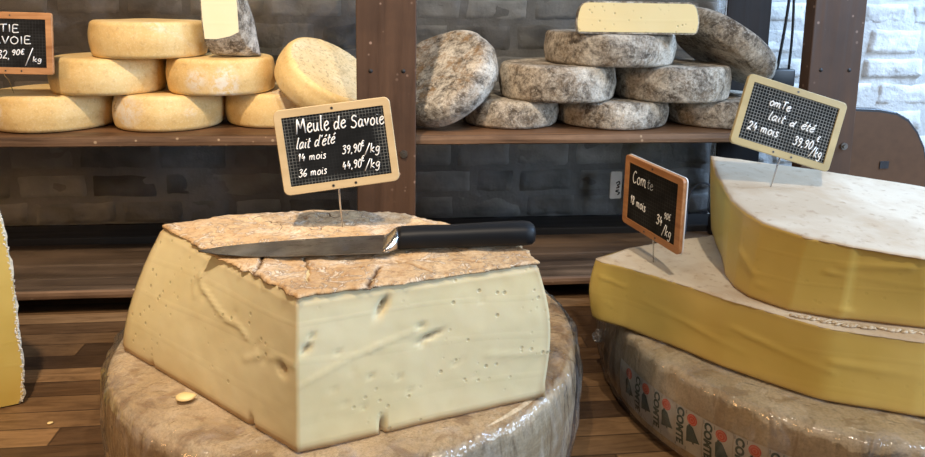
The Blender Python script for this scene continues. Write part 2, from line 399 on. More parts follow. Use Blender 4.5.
# ------------------------------------------------------------------ the setting
def stone_wall():
    rnd = random.Random(3)
    V = []; F = []; T = []
    Y0 = 1.43
    def quad(x0, x1, z0, z1, nx, nz_, tone, prot, seed):
        base = len(V)
        for j in range(nz_ + 1):
            for i in range(nx + 1):
                u = i / nx; v = j / nz_
                # irregular outline
                x = x0 + (x1 - x0) * u; z = z0 + (z1 - z0) * v
                e = min(u, 1 - u) * (x1 - x0); g = min(v, 1 - v) * (z1 - z0); m = min(e, g)
                r = .0035
                d = prot * (1 - max(0, (r - m) / r) ** 2) if m < r else prot
                d += (fbm(x * 16, z * 22, seed, 0, 3) * .0065 + fbm(x * 60, z * 70, seed, 4, 2) * .0018) * min(1, m / .004)
                if m <= 1e-6: d = -.004
                x += nz(z * 30, seed, 1.3) * .004; z += nz(x * 22, seed, 7.7) * .004
                V.append((x, Y0 - d, z)); T.append(tone + fbm(x * 13, z * 16, 0, 3, 3) * .38)
        for j in range(nz_):
            for i in range(nx):
                a = base + j * (nx + 1) + i
                F.append((a, a + 1, a + nx + 2, a + nx + 1))
    z = -.9; k = 0
    while z < 1.5:
        hgt = rnd.uniform(.046, .066)
        if z < -.2: hgt = .12
        x = -2.2 - rnd.random() * .1
        while x < 3.2:
            w = rnd.choice([rnd.uniform(.07, .10), rnd.uniform(.11, .16), rnd.uniform(.11, .15)])
            if z < -.2: w *= 2
            if z > -.2 and -1.4 < x < 2.0: nx, ny = max(6, int(w / .008)), 8
            else: nx, ny = 4, 4
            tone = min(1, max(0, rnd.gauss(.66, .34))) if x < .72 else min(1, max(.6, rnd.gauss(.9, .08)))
            quad(x, x + w, z, z + hgt, nx, ny, tone, rnd.uniform(.0025, .007), rnd.random() * 90)
            x += w + rnd.uniform(.006, .011)
        z += hgt + rnd.uniform(.006, .010); k += 1
    b = len(V)   # mortar bed
    nx, ny = 140, 60
    for j in range(ny + 1):
        for i in range(nx + 1):
            x = -2.3 + 5.6 * i / nx; zz = -.9 + 2.5 * j / ny
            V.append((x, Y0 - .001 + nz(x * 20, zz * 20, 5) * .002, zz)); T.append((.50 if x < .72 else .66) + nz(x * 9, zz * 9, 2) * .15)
    for j in range(ny):
        for i in range(nx):
            a = b + j * (nx + 1) + i; F.append((a, a + 1, a + nx + 2, a + nx + 1))
    o = obj('wall_back', V, F, M['stone'], smooth=True, attr=T)
    tag(o, kind='structure')
stone_wall()
tag(MB().box(-2.3, 3.3, -1.5, 1.6, -.95, -.9).build('floor', M['floor']), kind='structure')

# ------------------------------------------------------------------ counter
cnt = thing('butcher_block_counter', (0, 0, 0), 'brown butcher block counter under the big cheeses, planks of mixed brown', 'counter')
MB().box(-1.9, 2.4, .24, 1.405, -.045, 0, .003).build('worktop', M['block'], cnt)
MB().box(-1.85, 2.35, .29, 1.36, -.90, -.045, .004).build('cabinet', M['cabinet'], cnt)

# ------------------------------------------------------------------ rack
rack = thing('wooden_rack', (0, 0, 0), 'dark brown wooden shelving rack with smoked glass back, cheeses stacked on its shelf', 'shelf')
ZS = .280
def board(x0, x1, y0, y1, z0, z1, name, mat, seed):
    b = MB()
    nx = int((x1 - x0) / .02)
    prof = [(y0, z0 + .002), (y0 - .0008, (z0 + z1) / 2), (y0, z1 - .002), (y0 + .003, z1), (y1, z1), (y1, z0), (y0 + .003, z0)]
    v = []; f = []; n = len(prof)
    for i in range(nx + 1):
        x = x0 + (x1 - x0) * i / nx
        for (y, z) in prof:
            dy = nz(x * 9, z * 40, seed) * .0018 if y < y0 + .004 else 0
            dz = nz(x * 6, y * 10, seed + 3) * .0006 if z > z0 + .003 else nz(x * 12, 3, seed) * .001
            v.append((x, y + dy, z + dz * (1 if z > z0 + .003 else .5)))
    for i in range(nx):
        for k in range(n): f.append((i * n + k, i * n + (k + 1) % n, (i + 1) * n + (k + 1) % n, (i + 1) * n + k))
    f.append(tuple(range(n))); f.append(tuple(nx * n + k for k in range(n)))
    return obj(name, v, f, mat, rack, False)
us = board(-1.3, .797, 1.122, 1.359, ZS - .016, ZS - .0008, 'upper_shelf', M['shelf'], 2)
board(-1.3, .797, 1.114, 1.1215, ZS - .017, ZS - .0015, 'shelf_edge', M['shelfedge'], 5)
board(-1.3, .395, 1.0775, 1.0815, .0275, .0415, 'shelf_edge', M['shelfedge'], 7)
board(-1.3, .395, 1.082, 1.128, .028, .041, 'shelf_plank', M['lowshelf'], 11)
board(-1.3, .395, 1.131, 1.185, .028, .0405, 'shelf_plank', M['lowshelf'], 12)
board(-1.3, .797, 1.188, 1.290, .028, .0415, 'shelf_plank', M['lowshelf'], 13)
MB().box(-1.3, .797, 1.16, 1.30, 0.0005, .0275, .002).build('shelf_riser', M['darkpost'], rack)
MB().box(-1.3, .685, 1.291, 1.372, .0285, .0545, .002).build('rear_rail', M['rail'], rack)
def post(x0, x1, y0, y1, z0, z1, mat, name='post', lean=0):
    b = MB().box(x0, x1, y0, y1, z0, z1, .002)
    b.v = [(x + (z - .25) * lean, y, z) for x, y, z in b.v]
    return b.build(name, mat, rack)
def ring(parent, x, y, z, r, m1='hole', name='screw_hole', t=.0016):
    b = MB(); n = 14
    b.tube([(x, y + .004, z), (x, y - .0004, z)], r, n)
    return b.build(name, M[m1], parent, True)
p1 = post(-.048, .0455, 1.085, 1.112, .0415, .80, M['post'])
for x, z in ((-.026, .388), (.025, .388)): ring(p1, x, 1.085, z, .0034)
def bolt(p, x, y, z):
    b = MB(); b.tube([(x, y + .002, z), (x, y - .003, z)], .0062, 16); b.tube([(x, y - .003, z), (x, y - .006, z)], .0036, 6)
    b.build('bolt', M['bolt'], p, False)
bolt(p1, .026, 1.085, .255)
p2 = post(.705, .797, 1.085, 1.112, .0005, .80, M['post'], lean=-.004)
for x, z in ((.725, .393), (.776, .393)): ring(p2, x, 1.085, z, .0034)
bolt(p2, .780, 1.085, .262)
post(.693, .788, 1.361, 1.388, .0005, .80, M['darkpost'], 'rear_post')
gp = MB().box(-1.3, .692, 1.3625, 1.3675, .0545, .80, 0).build('glass_panel', M['glass'], rack)
tag(gp, 'smoked see-through glass back panel')

# ------------------------------------------------------------------ round tommes
def lathe(profile, segs, lump=0.0, lsc=14, seed=0.0, ripple=0.0):
    v = []; f = []; n = len(profile)
    for i in range(segs):
        a = 2 * pi * i / segs
        for (r, z) in profile:
            x, y = r * cos(a), r * sin(a)
            if r > 1e-6:
                d = fbm(x * lsc, y * lsc, z * lsc, seed, 3) * lump
                if ripple: d += fbm(x * 70, y * 70, z * 70, seed + 5, 2) * ripple
                k = 1 + d / max(r, .02)
                zz = z + nz(x * lsc, y * lsc, 3.3, seed) * lump * .6 * (1 if z > .01 else 0)
                v.append((x * k, y * k, zz))
            else: v.append((0, 0, z))
    for i in range(segs):
        j = (i + 1) % segs
        for k in range(n - 1): f.append((i * n + k, j * n + k, j * n + k + 1, i * n + k + 1))
    return v, f

def wheel_profile(R, h, r_edge=.012, bulge=.003, step=.006, face_dip=0.0):
    p = [(0.0001, 0.0)]
    rr = .02
    while rr < R - r_edge: p.append((rr, 0)); rr += .014
    n = 5
    for i in range(n + 1):
        a = -pi / 2 + pi / 2 * i / n
        p.append((R - r_edge + r_edge * cos(a), r_edge + r_edge * sin(a)))
    m = max(3, int((h - 2 * r_edge) / step))
    for i in range(1, m):
        t = i / m; p.append((R + bulge * sin(pi * t), r_edge + (h - 2 * r_edge) * t))
    for i in range(n + 1):
        a = pi / 2 * i / n
        p.append((R - r_edge + r_edge * cos(a), h - r_edge + r_edge * sin(a)))
    rr = R - r_edge - .006
    while rr > .01: p.append((rr, h - face_dip * (1 - rr / R))); rr -= .009
    p.append((0.0001, h - face_dip))
    return p

def tomme(name, x, y, z, R, h, mat, label, group, seed, lump=.002, ripple=0.0, edge=.0085, rot=(0, 0, 0), facemat=None, segs=120, patches=()):
    v, f = lathe(wheel_profile(R, h, edge), segs, lump, 14, seed, ripple)
    v = [(a, b, c - h / 2) for a, b, c in v]
    mi = None; ms = [mat]
    if facemat:
        ms = [mat, facemat]; n = len(f) // segs
        mi = [1 if (v[q[0]][2] > h / 2 - .004 and (v[q[0]][0] ** 2 + v[q[0]][1] ** 2) ** .5 < R - edge * .6) else 0 for q in f]
    tn = [max([a_ * math.exp(-((p[0] - px) ** 2 + (p[1] - py) ** 2 + (p[2] - pz) ** 2) / r_ ** 2) for px, py, pz, r_, a_ in patches] or [0]) for p in v]
    o = obj(name, v, f, ms, None, True, mi, (x, y, z + h / 2), rot, attr=tn)
    return tag(o, label, 'cheese', group)

YG = 'yellow cheese wheels on the upper shelf'; GG = 'grey cheese wheels on the upper shelf'
yd = M['yrind']
tomme('round_cheese', -.5650, 1.236, ZS, .098, .0585, yd, 'yellow cheese wheel at the far left of the shelf, bottom row, under the small slate', YG, 1, patches=[(-.05, -.083, 0, .022, .9), (.03, -.09, 0, .02, .5)])
tomme('round_cheese', -.3735, 1.230, ZS, .0880, .0585, yd, 'yellow cheese wheel in the bottom row with a dark mouldy patch on its left side', YG, 2, patches=[(-.072, -.052, .008, .020, 1.0), (-.05, -.075, -.005, .02, .7), (.052, -.07, .0, .018, .7)])
tomme('round_cheese', -.1965, 1.262, ZS, .0885, .0585, yd, 'yellow cheese wheel in the bottom row, half hidden by the tilted yellow wheel', YG, 3)
tomme('round_cheese', -.4695, 1.230, ZS + .0590, .0895, .0595, yd, 'yellow cheese wheel in the middle row, left, touching the small slate sign', YG, 4)
tomme('round_cheese', -.2845, 1.230, ZS + .0590, .0880, .0595, yd, 'yellow cheese wheel in the middle row with a white powdery patch, below the cut piece', YG, 5, patches=[(-.025, -.085, .0, .020, .75), (.02, -.088, -.008, .018, .5)])
tomme('round_cheese', -.4000, 1.226, ZS + .1190, .0905, .0590, yd, 'yellow cheese wheel topmost of the yellow pyramid', YG, 6)

def tilt_rot(nx, ny, nz_):
    return Vector((nx, ny, nz_)).normalized().to_track_quat('Z', 'Y').to_euler()
def tilted(name, cx, cy, cz, R, h, n, mat, facemat, label, group, seed, lump, ripple=0, edge=.012):
    o = tomme(name, 0, 0, 0, R, h, mat, label, group, seed, lump, ripple, edge, facemat=facemat)
    o.location = (cx, cy, cz); o.rotation_euler = tilt_rot(*n)
    return o
tilted('round_cheese', -.1045, 1.205, .3600, .087, .057, (.50, -.36, .80), yd, M['yface'], 'yellow cheese wheel leaning tilted against the post, brown textured face upward', YG, 7, .0025)

g = M['grey']
tomme('round_cheese', .2235, 1.242, ZS, .0885, .0480, g, 'grey mouldy cheese wheel in the bottom row, beside the big leaning grey wheel', GG, 11, .0026, .0006, .0085)
tomme('round_cheese', .4165, 1.242, ZS, .1025, .0480, g, 'grey mouldy cheese wheel in the middle of the grey bottom row', GG, 12, .0026, .0006, .0085)
tomme('round_cheese', .632, 1.245, ZS, .1060, .0480, g, 'grey cheese wheel at the right end of the bottom row, partly behind the gridded slate', GG, 13, .0026, .0006, .0085)
tomme('round_cheese', .310, 1.232, ZS + .0485, .1040, .0620, g, 'grey mouldy cheese wheel at the left of the middle row', GG, 14, .0028, .0007, .0085)
tomme('round_cheese', .524, 1.232, ZS + .0485, .1040, .0620, g, 'grey mouldy cheese wheel at the right of the middle row, under the leaning thick disc', GG, 15, .0026, .0006, .0085)
tomme('round_cheese', .405, 1.236, ZS + .1110, .1160, .0560, g, 'grey mouldy cheese wheel carrying the half cheese with the cut face', GG, 16, .0026, .0006, .0085)
tilted('round_cheese', .0975, 1.215, .3640, .099, .056, (-.47, -.50, .72), g, M['greyface'], 'big grey cheese wheel leaning beside the post, brown crusted face upward', GG, 17, .004, .0012, .015)
tilted('round_cheese', .6300, 1.250, .4205, .104, .050, (.575, .07, .82), g, g, 'grey cheese wheel leaning steeply on edge at the right end of the pile', GG, 18, .003, .0010, .014)

# half tomme with its cut face to the front
def half_cheese():
    R, h = .1045, .054
    t = thing('half_cheese', (.4190, 1.130, ZS + .1678), 'pale half cheese with tiny holes in its cut face, on top of the grey pile', 'cheese', rot=(0, 0, radians(-3)))
    out = []
    n = 44
    for i in range(n + 1):
        a = pi * i / n; out.append((R * cos(a), R * .82 * sin(a)))
    for i in range(1, 24): out.append((-R + 2 * R * i / 24, 0))
    rings = []
    lv = [(0, .007), (.003, .002), (.010, 0), (.02, -.001), (.034, .001), (.044, .004), (.050, .009), (h, .018)]
    V = []; F = []; m = len(out)
    for z, ins in lv:
        for (x, y) in out:
            k = (R - ins) / R
            d = fbm(x * 30, y * 30, z * 30, 4, 3) * .002 if y > .002 else 0
            V.append((x * k * (1 + d * 6), (y * k if y > .001 else .0) + (d if y > .002 else 0), z + (nz(x * 30, y * 30, 2) * .001 if z > .04 else 0)))
    for i in range(len(lv) - 1):
        for k in range(m): F.append((i * m + k, i * m + (k + 1) % m, (i + 1) * m + (k + 1) % m, (i + 1) * m + k))
    F.append(tuple(range(m))[::-1]); F.append(tuple((len(lv) - 1) * m + k for k in range(m)))
    obj('rind', V, F, M['grey'], t, False)
    prof = [(R - i - .0025, z) for z, i in lv]
    poly = [(x, max(.003, min(h - .0025, z))) for x, z in prof] + [(-x, max(.003, min(h - .0025, z))) for x, z in reversed(prof)]
    MB().prism(poly, -.0012, .004, 'y').build('cut_face', M['tommecut'], t)
half_cheese()

# standing cut piece on the yellow pile
def cut_wedge():
    t = thing('cheese_piece', (-.2660, 1.165, ZS + .1195), 'cut cheese piece with grey rind and bright cream face, on the yellow pile', 'cheese')
    # cross-section (X,Z) of the front cut face, rind curving under it
    face = [(-.030, .030), (-.010, .029), (.012, .034), (.027, .042), (.0265, .075), (.024, .113), (.0, .108), (-.034, .100), (-.033, .06)]
    def sect(dx, dy, dz, k, low):
        o = []
        for (x, z) in face:
            zz = z
            if z < .045: zz = z - low
            o.append(((x) * k + dx * (1 - .75 * min(1, max(0, z - .03) / .08)), dy, max(0.0015, zz) + dz))
        return o
    rows = [sect(0, 0, 0, 1, 0), sect(.002, .006, 0, 1.02, .010), sect(.009, .016, 0, 1.04, .024), sect(.020, .034, -.002, 1.0, .034),
            sect(.030, .052, -.012, .86, .034), sect(.036, .064, -.026, .60, .030)]
    V = [p for r in rows for p in r]; F = []; n = len(face)
    for i in range(len(rows) - 1):
        for k in range(n): F.append((i * n + k, i * n + (k + 1) % n, (i + 1) * n + (k + 1) % n, (i + 1) * n + k))
    F.append(tuple(range(n))); F.append(tuple((len(rows) - 1) * n + k for k in range(n)))
    V = [(x, y, max(0.0005, z)) for x, y, z in V]
    body = obj('rind', V, F, M['grey'], t, True)
    md = body.modifiers.new('s', 'SUBSURF'); md.levels = 2; md.render_levels = 3
    md.subdivision_type = 'SIMPLE'
    MB().prism(inset([(p[0], p[1]) for p in face], .0022), -.0018, .004, 'y').build('cut_face', M['whitecut'], t)
cut_wedge()

# ------------------------------------------------------------------ big wheels with film
def wprof(R, h, concave=0.0, edge=.010):
    p = []
    for i in range(7):
        a = -pi / 2 + pi / 2 * i / 6; p.append((R - edge + edge * cos(a), edge + edge * sin(a)))
    for i in range(1, 12):
        t = i / 12; p.append((R + concave * sin(pi * t), edge + (h - 2 * edge) * t))
    for i in range(7):
        a = pi / 2 * i / 6; p.append((R - edge + edge * cos(a), h - edge + edge * sin(a)))
    return p
def big_wheel(name, x, y, R, h, mat, label, bulge, film_seed, edge=.010, topR=None):
    t = thing(name, (x, y, .0005), label, 'cheese')
    side = wprof(R, h, bulge, edge)
    prof = [(.0001, 0)] + [(r, 0) for r in np.linspace(.03, side[0][0] - .01, 8)] + side
    rr = side[-1][0] - .008
    while rr > .01: prof.append((rr, h)); rr -= .011
    prof.append((.0001, h))
    v, f = lathe(prof, 220, .0030, 9, film_seed, .0003)
    v = [(a, b, min(c, h + .0010)) for a, b, c in v]
    body = obj('rind', v, f, mat, t, True)
    # film: skirt plus a ring lapping over the top edge
    sp = [(r + .0035, max(z, .001)) for r, z in side if z > .004]
    last = side[-1][0]
    sp += [(last - .004, h + .0022), (last - .016, h + .0020), (last - .03, h + .0018), (last - .045, h + .0016)]
    V = []; F = []; n = len(sp); S = 260
    for i in range(S):
        a = 2 * pi * i / S
        for k, (r, z) in enumerate(sp):
            w = 1 if z < h - .001 else .35
            cr = (abs(fbm(a * 9, z * 14, film_seed, 0, 3)) * .0052 + fbm(cos(a) * 30, sin(a) * 30, z * 18, film_seed, 2) * .0014 + max(0, nz(a * 22, z * 5, film_seed)) * .0030) * w
            V.append(((r + cr * (1 if z < h - .001 else 0)) * cos(a), (r + cr * (1 if z < h - .001 else 0)) * sin(a), z + (cr * .25 if z > h else 0)))
    for i in range(S):
        j = (i + 1) % S
        for k in range(n - 1): F.append((i * n + k, j * n + k, j * n + k + 1, i * n + k + 1))
    tag(obj('plastic_film', V, F, M['film'], t, True), 'crinkled clear cling film')
    return t, side
w1, s1 = big_wheel('round_cheese', -.041, .784, .262, .119, M['wheel1'],
                   'large whole wheel in cling film under the pale wedge with the knife', .004, 4, .011)
w2, s2 = big_wheel('round_cheese', .5815, .7975, .2915, .104, M['wheel2'],
                   'large whole wheel wrapped in cling film with red and green labels round its side', .005, 9, .012)
# crumpled twist of film
def crumple(parent, x, y, z, r, seed):
    bm = bmesh.new(); bmesh.ops.create_icosphere(bm, subdivisions=3, radius=r)
    for v in bm.verts: v.co *= 1 + .6 * nz(v.co.x * 120, v.co.y * 120, v.co.z * 120, seed)
    bm.verts.index_update()
    o = obj('film_twist', [v.co.copy() for v in bm.verts], [[q.index for q in f_.verts] for f_ in bm.faces], M['film'], parent, False, None, (x, y, z)); bm.free()
crumple(w2, -.297, .055, .052, .008, 1); crumple(w1, .205, .175, .10, .007, 4)

def rside(side, z):
    for (r0, z0), (r1, z1) in zip(side, side[1:]):
        if z0 <= z <= z1 and z1 > z0: return r0 + (r1 - r0) * (z - z0) / (z1 - z0)
    return side[0][0]
def text_mesh(s, size, bold=.0):
    cu = bpy.data.curves.new('t', 'FONT'); cu.body = s; cu.size = size; cu.offset = bold; cu.resolution_u = 3
    cu.align_x = 'LEFT'; cu.align_y = 'BOTTOM_BASELINE'
    o = bpy.data.objects.new('t', cu); COL.objects.link(o)
    bpy.context.view_layer.update()
    me = bpy.data.meshes.new_from_object(o.evaluated_get(bpy.context.evaluated_depsgraph_get()))
    v = [tuple(p.co) for p in me.vertices]; f = [tuple(p.vertices) for p in me.polygons]
    bpy.data.objects.remove(o); bpy.data.curves.remove(cu); bpy.data.meshes.remove(me)
    return v, f
CV, CF = text_mesh('COMTE', .0118, .00060)
tw = max(p[0] for p in CV)
def wrap_pts(pts, ang, off, side, R=.295):
    out = []
    for (s_, z) in pts:
        a = ang + s_ / R; r = rside(side, z) + off
        # the lumps of the rind are followed so the paper lies on it
        x, y = r * cos(a), r * sin(a)
        d = fbm(x * 9, y * 9, z * 9, 9, 3) * .0030 + fbm(x * 70, y * 70, z * 70, 14, 2) * .0003
        k = 1 + d / max(r, .02)
        out.append((x * k, y * k, z))
    return out
def labels():
    for i in range(13):
        ang = radians(-169.5 + 6.6 * i)
        # one paper rectangle
        pts = []; F = []
        nx, nz_ = 8, 10
        for j in range(nz_ + 1):
            for k in range(nx + 1): pts.append((-.0215 + .0335 * k / nx, .017 + .0500 * j / nz_))
        for j in range(nz_):
            for k in range(nx):
                a = j * (nx + 1) + k; F.append((a, a + 1, a + nx + 2, a + nx + 1))
        lab = obj('rind_label', wrap_pts(pts, ang, .0016, s2), F, M['label'], w2, True)
        def disc(name, cs, cz, r, mat, off, r0=0, n=20):
            P = [(cs + r0 * cos(2 * pi * q / n), cz + r0 * sin(2 * pi * q / n)) for q in range(n)] + [(cs + r * cos(2 * pi * q / n), cz + r * sin(2 * pi * q / n)) for q in range(n)]
            Fs = [(q, (q + 1) % n, n + (q + 1) % n, n + q) for q in range(n)]
            if r0 == 0:
                P = [(cs, cz)] + P[n:]; Fs = [(0, 1 + q, 1 + (q + 1) % n) for q in range(n)]
            return obj(name, wrap_pts(P, ang, off, s2), Fs, mat, lab, False)
        b = MB()
        def addp(P, Fs, off): b.add(wrap_pts(P, ang, off, s2), Fs)
        disc('red_seal', 0, .0585, .0062, M['red'], .0021)
        n = 18
        P = []; Fs = []
        for r0, r1 in ((.0044, .0049), (.0018, .0023)):
            m0 = len(P)
            P += [(r0 * cos(2 * pi * q / n), .0585 + r0 * sin(2 * pi * q / n)) for q in range(n)] + [(r1 * cos(2 * pi * q / n), .0585 + r1 * sin(2 * pi * q / n)) for q in range(n)]
            Fs += [(m0 + q, m0 + (q + 1) % n, m0 + n + (q + 1) % n, m0 + n + q) for q in range(n)]
        obj('seal_ring', wrap_pts(P, ang, .0025, s2), Fs, M['redline'], lab, False)
        # green cow bell: handle, flared body, clapper
        bell = []
        for u, w in ((.0, .0022), (.1, .0034), (.3, .0042), (.6, .0052), (.85, .0062), (1, .0070)): bell.append((u, w))
        zt, zb = .0510, .0325
        bell = [(u, w * 1.22) for u, w in bell]; P = [(-w, zt - (zt - zb) * u) for u, w in bell] + [(w, zt - (zt - zb) * u) for u, w in bell]
        m = len(bell); Fs = [(q, q + 1, m + q + 1, m + q) for q in range(m - 1)]
        nb = len(P); P += [(-.0012, .0528), (.0012, .0528), (.0018, .0499), (-.0018, .0499)]; Fs.append((nb, nb + 1, nb + 2, nb + 3))
        nb = len(P); P += [(-.0014, .0335), (.0014, .0335), (.0008, .0305), (-.0008, .0305)]; Fs.append((nb, nb + 1, nb + 2, nb + 3))
        # tilt the bell
        c0 = (0, .0415); q = radians(14)
        P = [(c0[0] + (s_ - c0[0]) * cos(q) - (z - c0[1]) * sin(q), c0[1] + (s_ - c0[0]) * sin(q) + (z - c0[1]) * cos(q)) for s_, z in P]
        obj('bell_emblem', wrap_pts(P, ang, .0021, s2), Fs, M['green'], lab, False)
        # lettering runs down the left edge between two rules
        sc = .0430 / tw
        P = [(-.0185 + y * 1.0, .0655 - x * sc) for x, y, z in CV]
        Fs = list(CF)
        for s0 in (-.0205, -.0080) if i else ():
            nb = len(P); P += [(s0, .0185), (s0 + .0006, .0185), (s0 + .0006, .0660), (s0, .0660)]; Fs.append((nb, nb + 1, nb + 2, nb + 3))
        if i: obj('lettering', wrap_pts(P, ang, .0021, s2), Fs, M['green'], lab, False)
labels()

# ------------------------------------------------------------------ cut blocks on the wheels
def resample(poly, step, closed=True):
    out = []; tags = []
    n = len(poly)
    for i in range(n if closed else n - 1):
        a = poly[i]; b = poly[(i + 1) % n]
        L = sqrt(sum((q - p) ** 2 for p, q in zip(a[:2], b[:2]))); k = max(1, round(L / step))
        for j in range(k):
            t = j / k; out.append(tuple(p + (q - p) * t for p, q in zip(a, b))); tags.append(i)
    return out, tags
def smooth_corner(poly, idx, r, n=5):
    out = []
    for i, p in enumerate(poly):
        if i in idx:
            a = Vector(poly[i - 1]); b = Vector(p); c = Vector(poly[(i + 1) % len(poly)])
            rr = idx[i] if isinstance(idx, dict) else r
            p0 = b + (a - b).normalized() * rr; p1 = b + (c - b).normalized() * rr
            for k in range(n + 1):
                t = k / n; q = p0 * (1 - t) ** 2 + b * 2 * t * (1 - t) + p1 * t * t
                out.append(tuple(q))
        else: out.append(tuple(p))
    return out

def block(parent, name, bot, top, z0, ztop, mat, nlev=44, disp=None, tone=None, step=.004, cap_rings=16, mid=None, shift=None):
    """bot/top: matching (x,y) outlines; ztop: function (x,y)->z; returns object"""
    n = len(bot); V = []; T = []; F = []
    cb = (sum(p[0] for p in bot) / n, sum(p[1] for p in bot) / n); ct = (sum(p[0] for p in top) / n, sum(p[1] for p in top) / n)
    for j in range(nlev + 1):
        t = j / nlev
        for k in range(n):
            tt = t if mid is None else mid(t)
            x = bot[k][0] + (top[k][0] - bot[k][0]) * tt; y = bot[k][1] + (top[k][1] - bot[k][1]) * tt
            z = z0 + (ztop(x, y) - z0) * t
            if shift: x += shift(x, t)
            a = bot[k - 1]; b = bot[(k + 1) % n]
            ex, ey = b[0] - a[0], b[1] - a[1]; L = sqrt(ex * ex + ey * ey) or 1
            nx, ny = ey / L, -ex / L     # outward for ccw outlines
            d = disp(k, t, x, y, z) if disp else 0
            V.append((x + nx * d, y + ny * d, z)); T.append(tone(k, t, x, y, z) if tone else 0)
    for j in range(nlev):
        for k in range(n): F.append((j * n + k, j * n + (k + 1) % n, (j + 1) * n + (k + 1) % n, (j + 1) * n + k))
    F.append(tuple(range(n))[::-1]); F.append(tuple(nlev * n + k for k in range(n)))
    return obj(name, V, F, mat, parent, True, attr=T)

def slab(parent, name, outline, z_of, th, mat, rings=26, amp=.0012, seed=0, over=.0006, edge_drop=.0015, fringe=.0016, label=None, cracks=()):
    """thin crust lying on top of a block, irregular outline, own relief"""
    n = len(outline); c = (sum(p[0] for p in outline) / n, sum(p[1] for p in outline) / n)
    V = []; F = []; T = []
    def ck(x, y):
        b_ = 0
        x += nz(x * 120, y * 120, 4) * .0022; y += nz(x * 120, y * 120, 8) * .0022
        for P, w, dep in cracks:
            for (a0, a1), (b0_, b1_) in zip(P, P[1:]):
                ex, ey = b0_ - a0, b1_ - a1; t = max(0, min(1, ((x - a0) * ex + (y - a1) * ey) / (ex * ex + ey * ey)))
                q = ((x - a0 - ex * t) ** 2 + (y - a1 - ey * t) ** 2) / w ** 2
                if q < 6: b_ = max(b_, dep * math.exp(-q))
        return b_
    o2 = []
    for k, (x, y) in enumerate(outline):
        dx, dy = x - c[0], y - c[1]; L = sqrt(dx * dx + dy * dy)
        d = over + fbm(x * 130, y * 130, seed, 1, 2) * fringe
        o2.append((x + dx / L * d, y + dy / L * d))
    for j in range(rings + 1):
        s_ = 1 - j / rings
        for (x, y) in o2:
            xx = c[0] + (x - c[0]) * s_; yy = c[1] + (y - c[1]) * s_
            z = z_of(xx, yy) + th + fbm(xx * 30, yy * 30, 1, seed, 3) * amp - (edge_drop if j == 0 else (edge_drop * .25 if j == 1 and rings > 20 else 0))
            if j == rings: xx, yy = c[0] + (x - c[0]) * .002, c[1] + (y - c[1]) * .002
            q = ck(xx, yy); V.append((xx, yy, z - q * .0032)); T.append(q)
    for j in range(rings):
        for k in range(n): F.append((j * n + k, j * n + (k + 1) % n, (j + 1) * n + (k + 1) % n, (j + 1) * n + k))
    F.append(tuple(rings * n + k for k in range(n)))
    b0 = len(V)
    for (x, y) in o2: V.append((x, y, z_of(x, y) - .0006)); T.append(ck(x, y))
    for k in range(n): F.append((b0 + k, b0 + (k + 1) % n, (k + 1) % n, k))
    F.append(tuple(b0 + k for k in range(n))[::-1])
    o = obj(name, V, F, mat, parent, True, attr=T)
    if label: o['label'] = label
    return o

# --- the pale wedge (front centre)
ZW = .1215
mt = thing('cheese_wedge', (0, 0, 0), 'big pale cheese wedge with tan crust, black-handled knife lying on it', 'cheese')
mtop = [(-.0735, .5405), (.140, .600), (.127, .662), (.088, .703), (.014, .752), (-.054, .772), (-.120, .770), (-.184, .757), (-.236, .728)]
mbot = [(-.0755, .5385), (.1525, .603), (.150, .675), (.106, .732), (.020, .782), (-.060, .802), (-.135, .800), (-.215, .780), (-.284, .728)]
def both(b, t, step):
    o, tg = resample([(x0, y0, x1, y1) for (x0, y0), (x1, y1) in zip(b, t)], step)
    return [(p[0], p[1]) for p in o], [(p[2], p[3]) for p in o], tg
mb_, mt_, mtg = both(mbot, mtop, .0032)
holes = [ # (face, u along face 0..1, z, ru, rz, angle, depth)
    (0, .50, .2055, .0105, .0016, .32, .0050), (0, .47, .2165, .0035, .0022, .1, .0025), (0, .475, .1985, .0022, .0014, 0, .0025),
    (0, .035, .2135, .004, .0022, .9, .004), (0, .055, .224, .0022, .0018, .4, .003), (0, .605, .1765, .0045, .001, .3, .0022), (0, .335, .145, .0025, .011, .05, .008) if False else (0, .31, .1275, .0017, .0085, .06, .010),
    (0, .20, .186, .0016, .0012, 0, .002), (0, .13, .172, .0016, .0012, 0, .002), (0, .27, .178, .0018, .0013, 0, .002), (0, .10, .150, .0014, .0014, 0, .002), (0, .32, .240, .0025, .008, -.5, .008),
    (0, .17, .158, .0016, .0010, 0, .002), (0, .42, .158, .0018, .0010, .3, .002), (0, .68, .160, .0012, .0012, 0, .0015), (0, .72, .232, .0014, .001, 0, .0015), (0, .57, .135, .0016, .001, 0, .002),
    (0, .24, .152, .002, .001, .3, .002), (0, .38, .172, .0013, .0011, 0, .002), (0, .15, .205, .0018, .0012, 0, .002),
    (8, .93, .1905, .0040, .0050, .5, .007), (8, .84, .192, .002, .006, -.6, .002), (8, .80, .200, .0016, .004, -.6, .002), (8, .45, .218, .0025, .0018, 0, .002), (8, .50, .222, .0014, .0014, 0, .0015), (8, .66, .218, .0012, .0018, 0, .0015),
    (8, .78, .1255, .0018, .006, .1, .008), (8, .20, .1240, .0015, .005, 0, .006)]
mcount = {}
for t_ in mtg: mcount[t_] = mcount.get(t_, 0) + 1
mstart = {}
for i, t_ in enumerate(mtg): mstart.setdefault(t_, i)
flen = {0: .232, 8: .275}
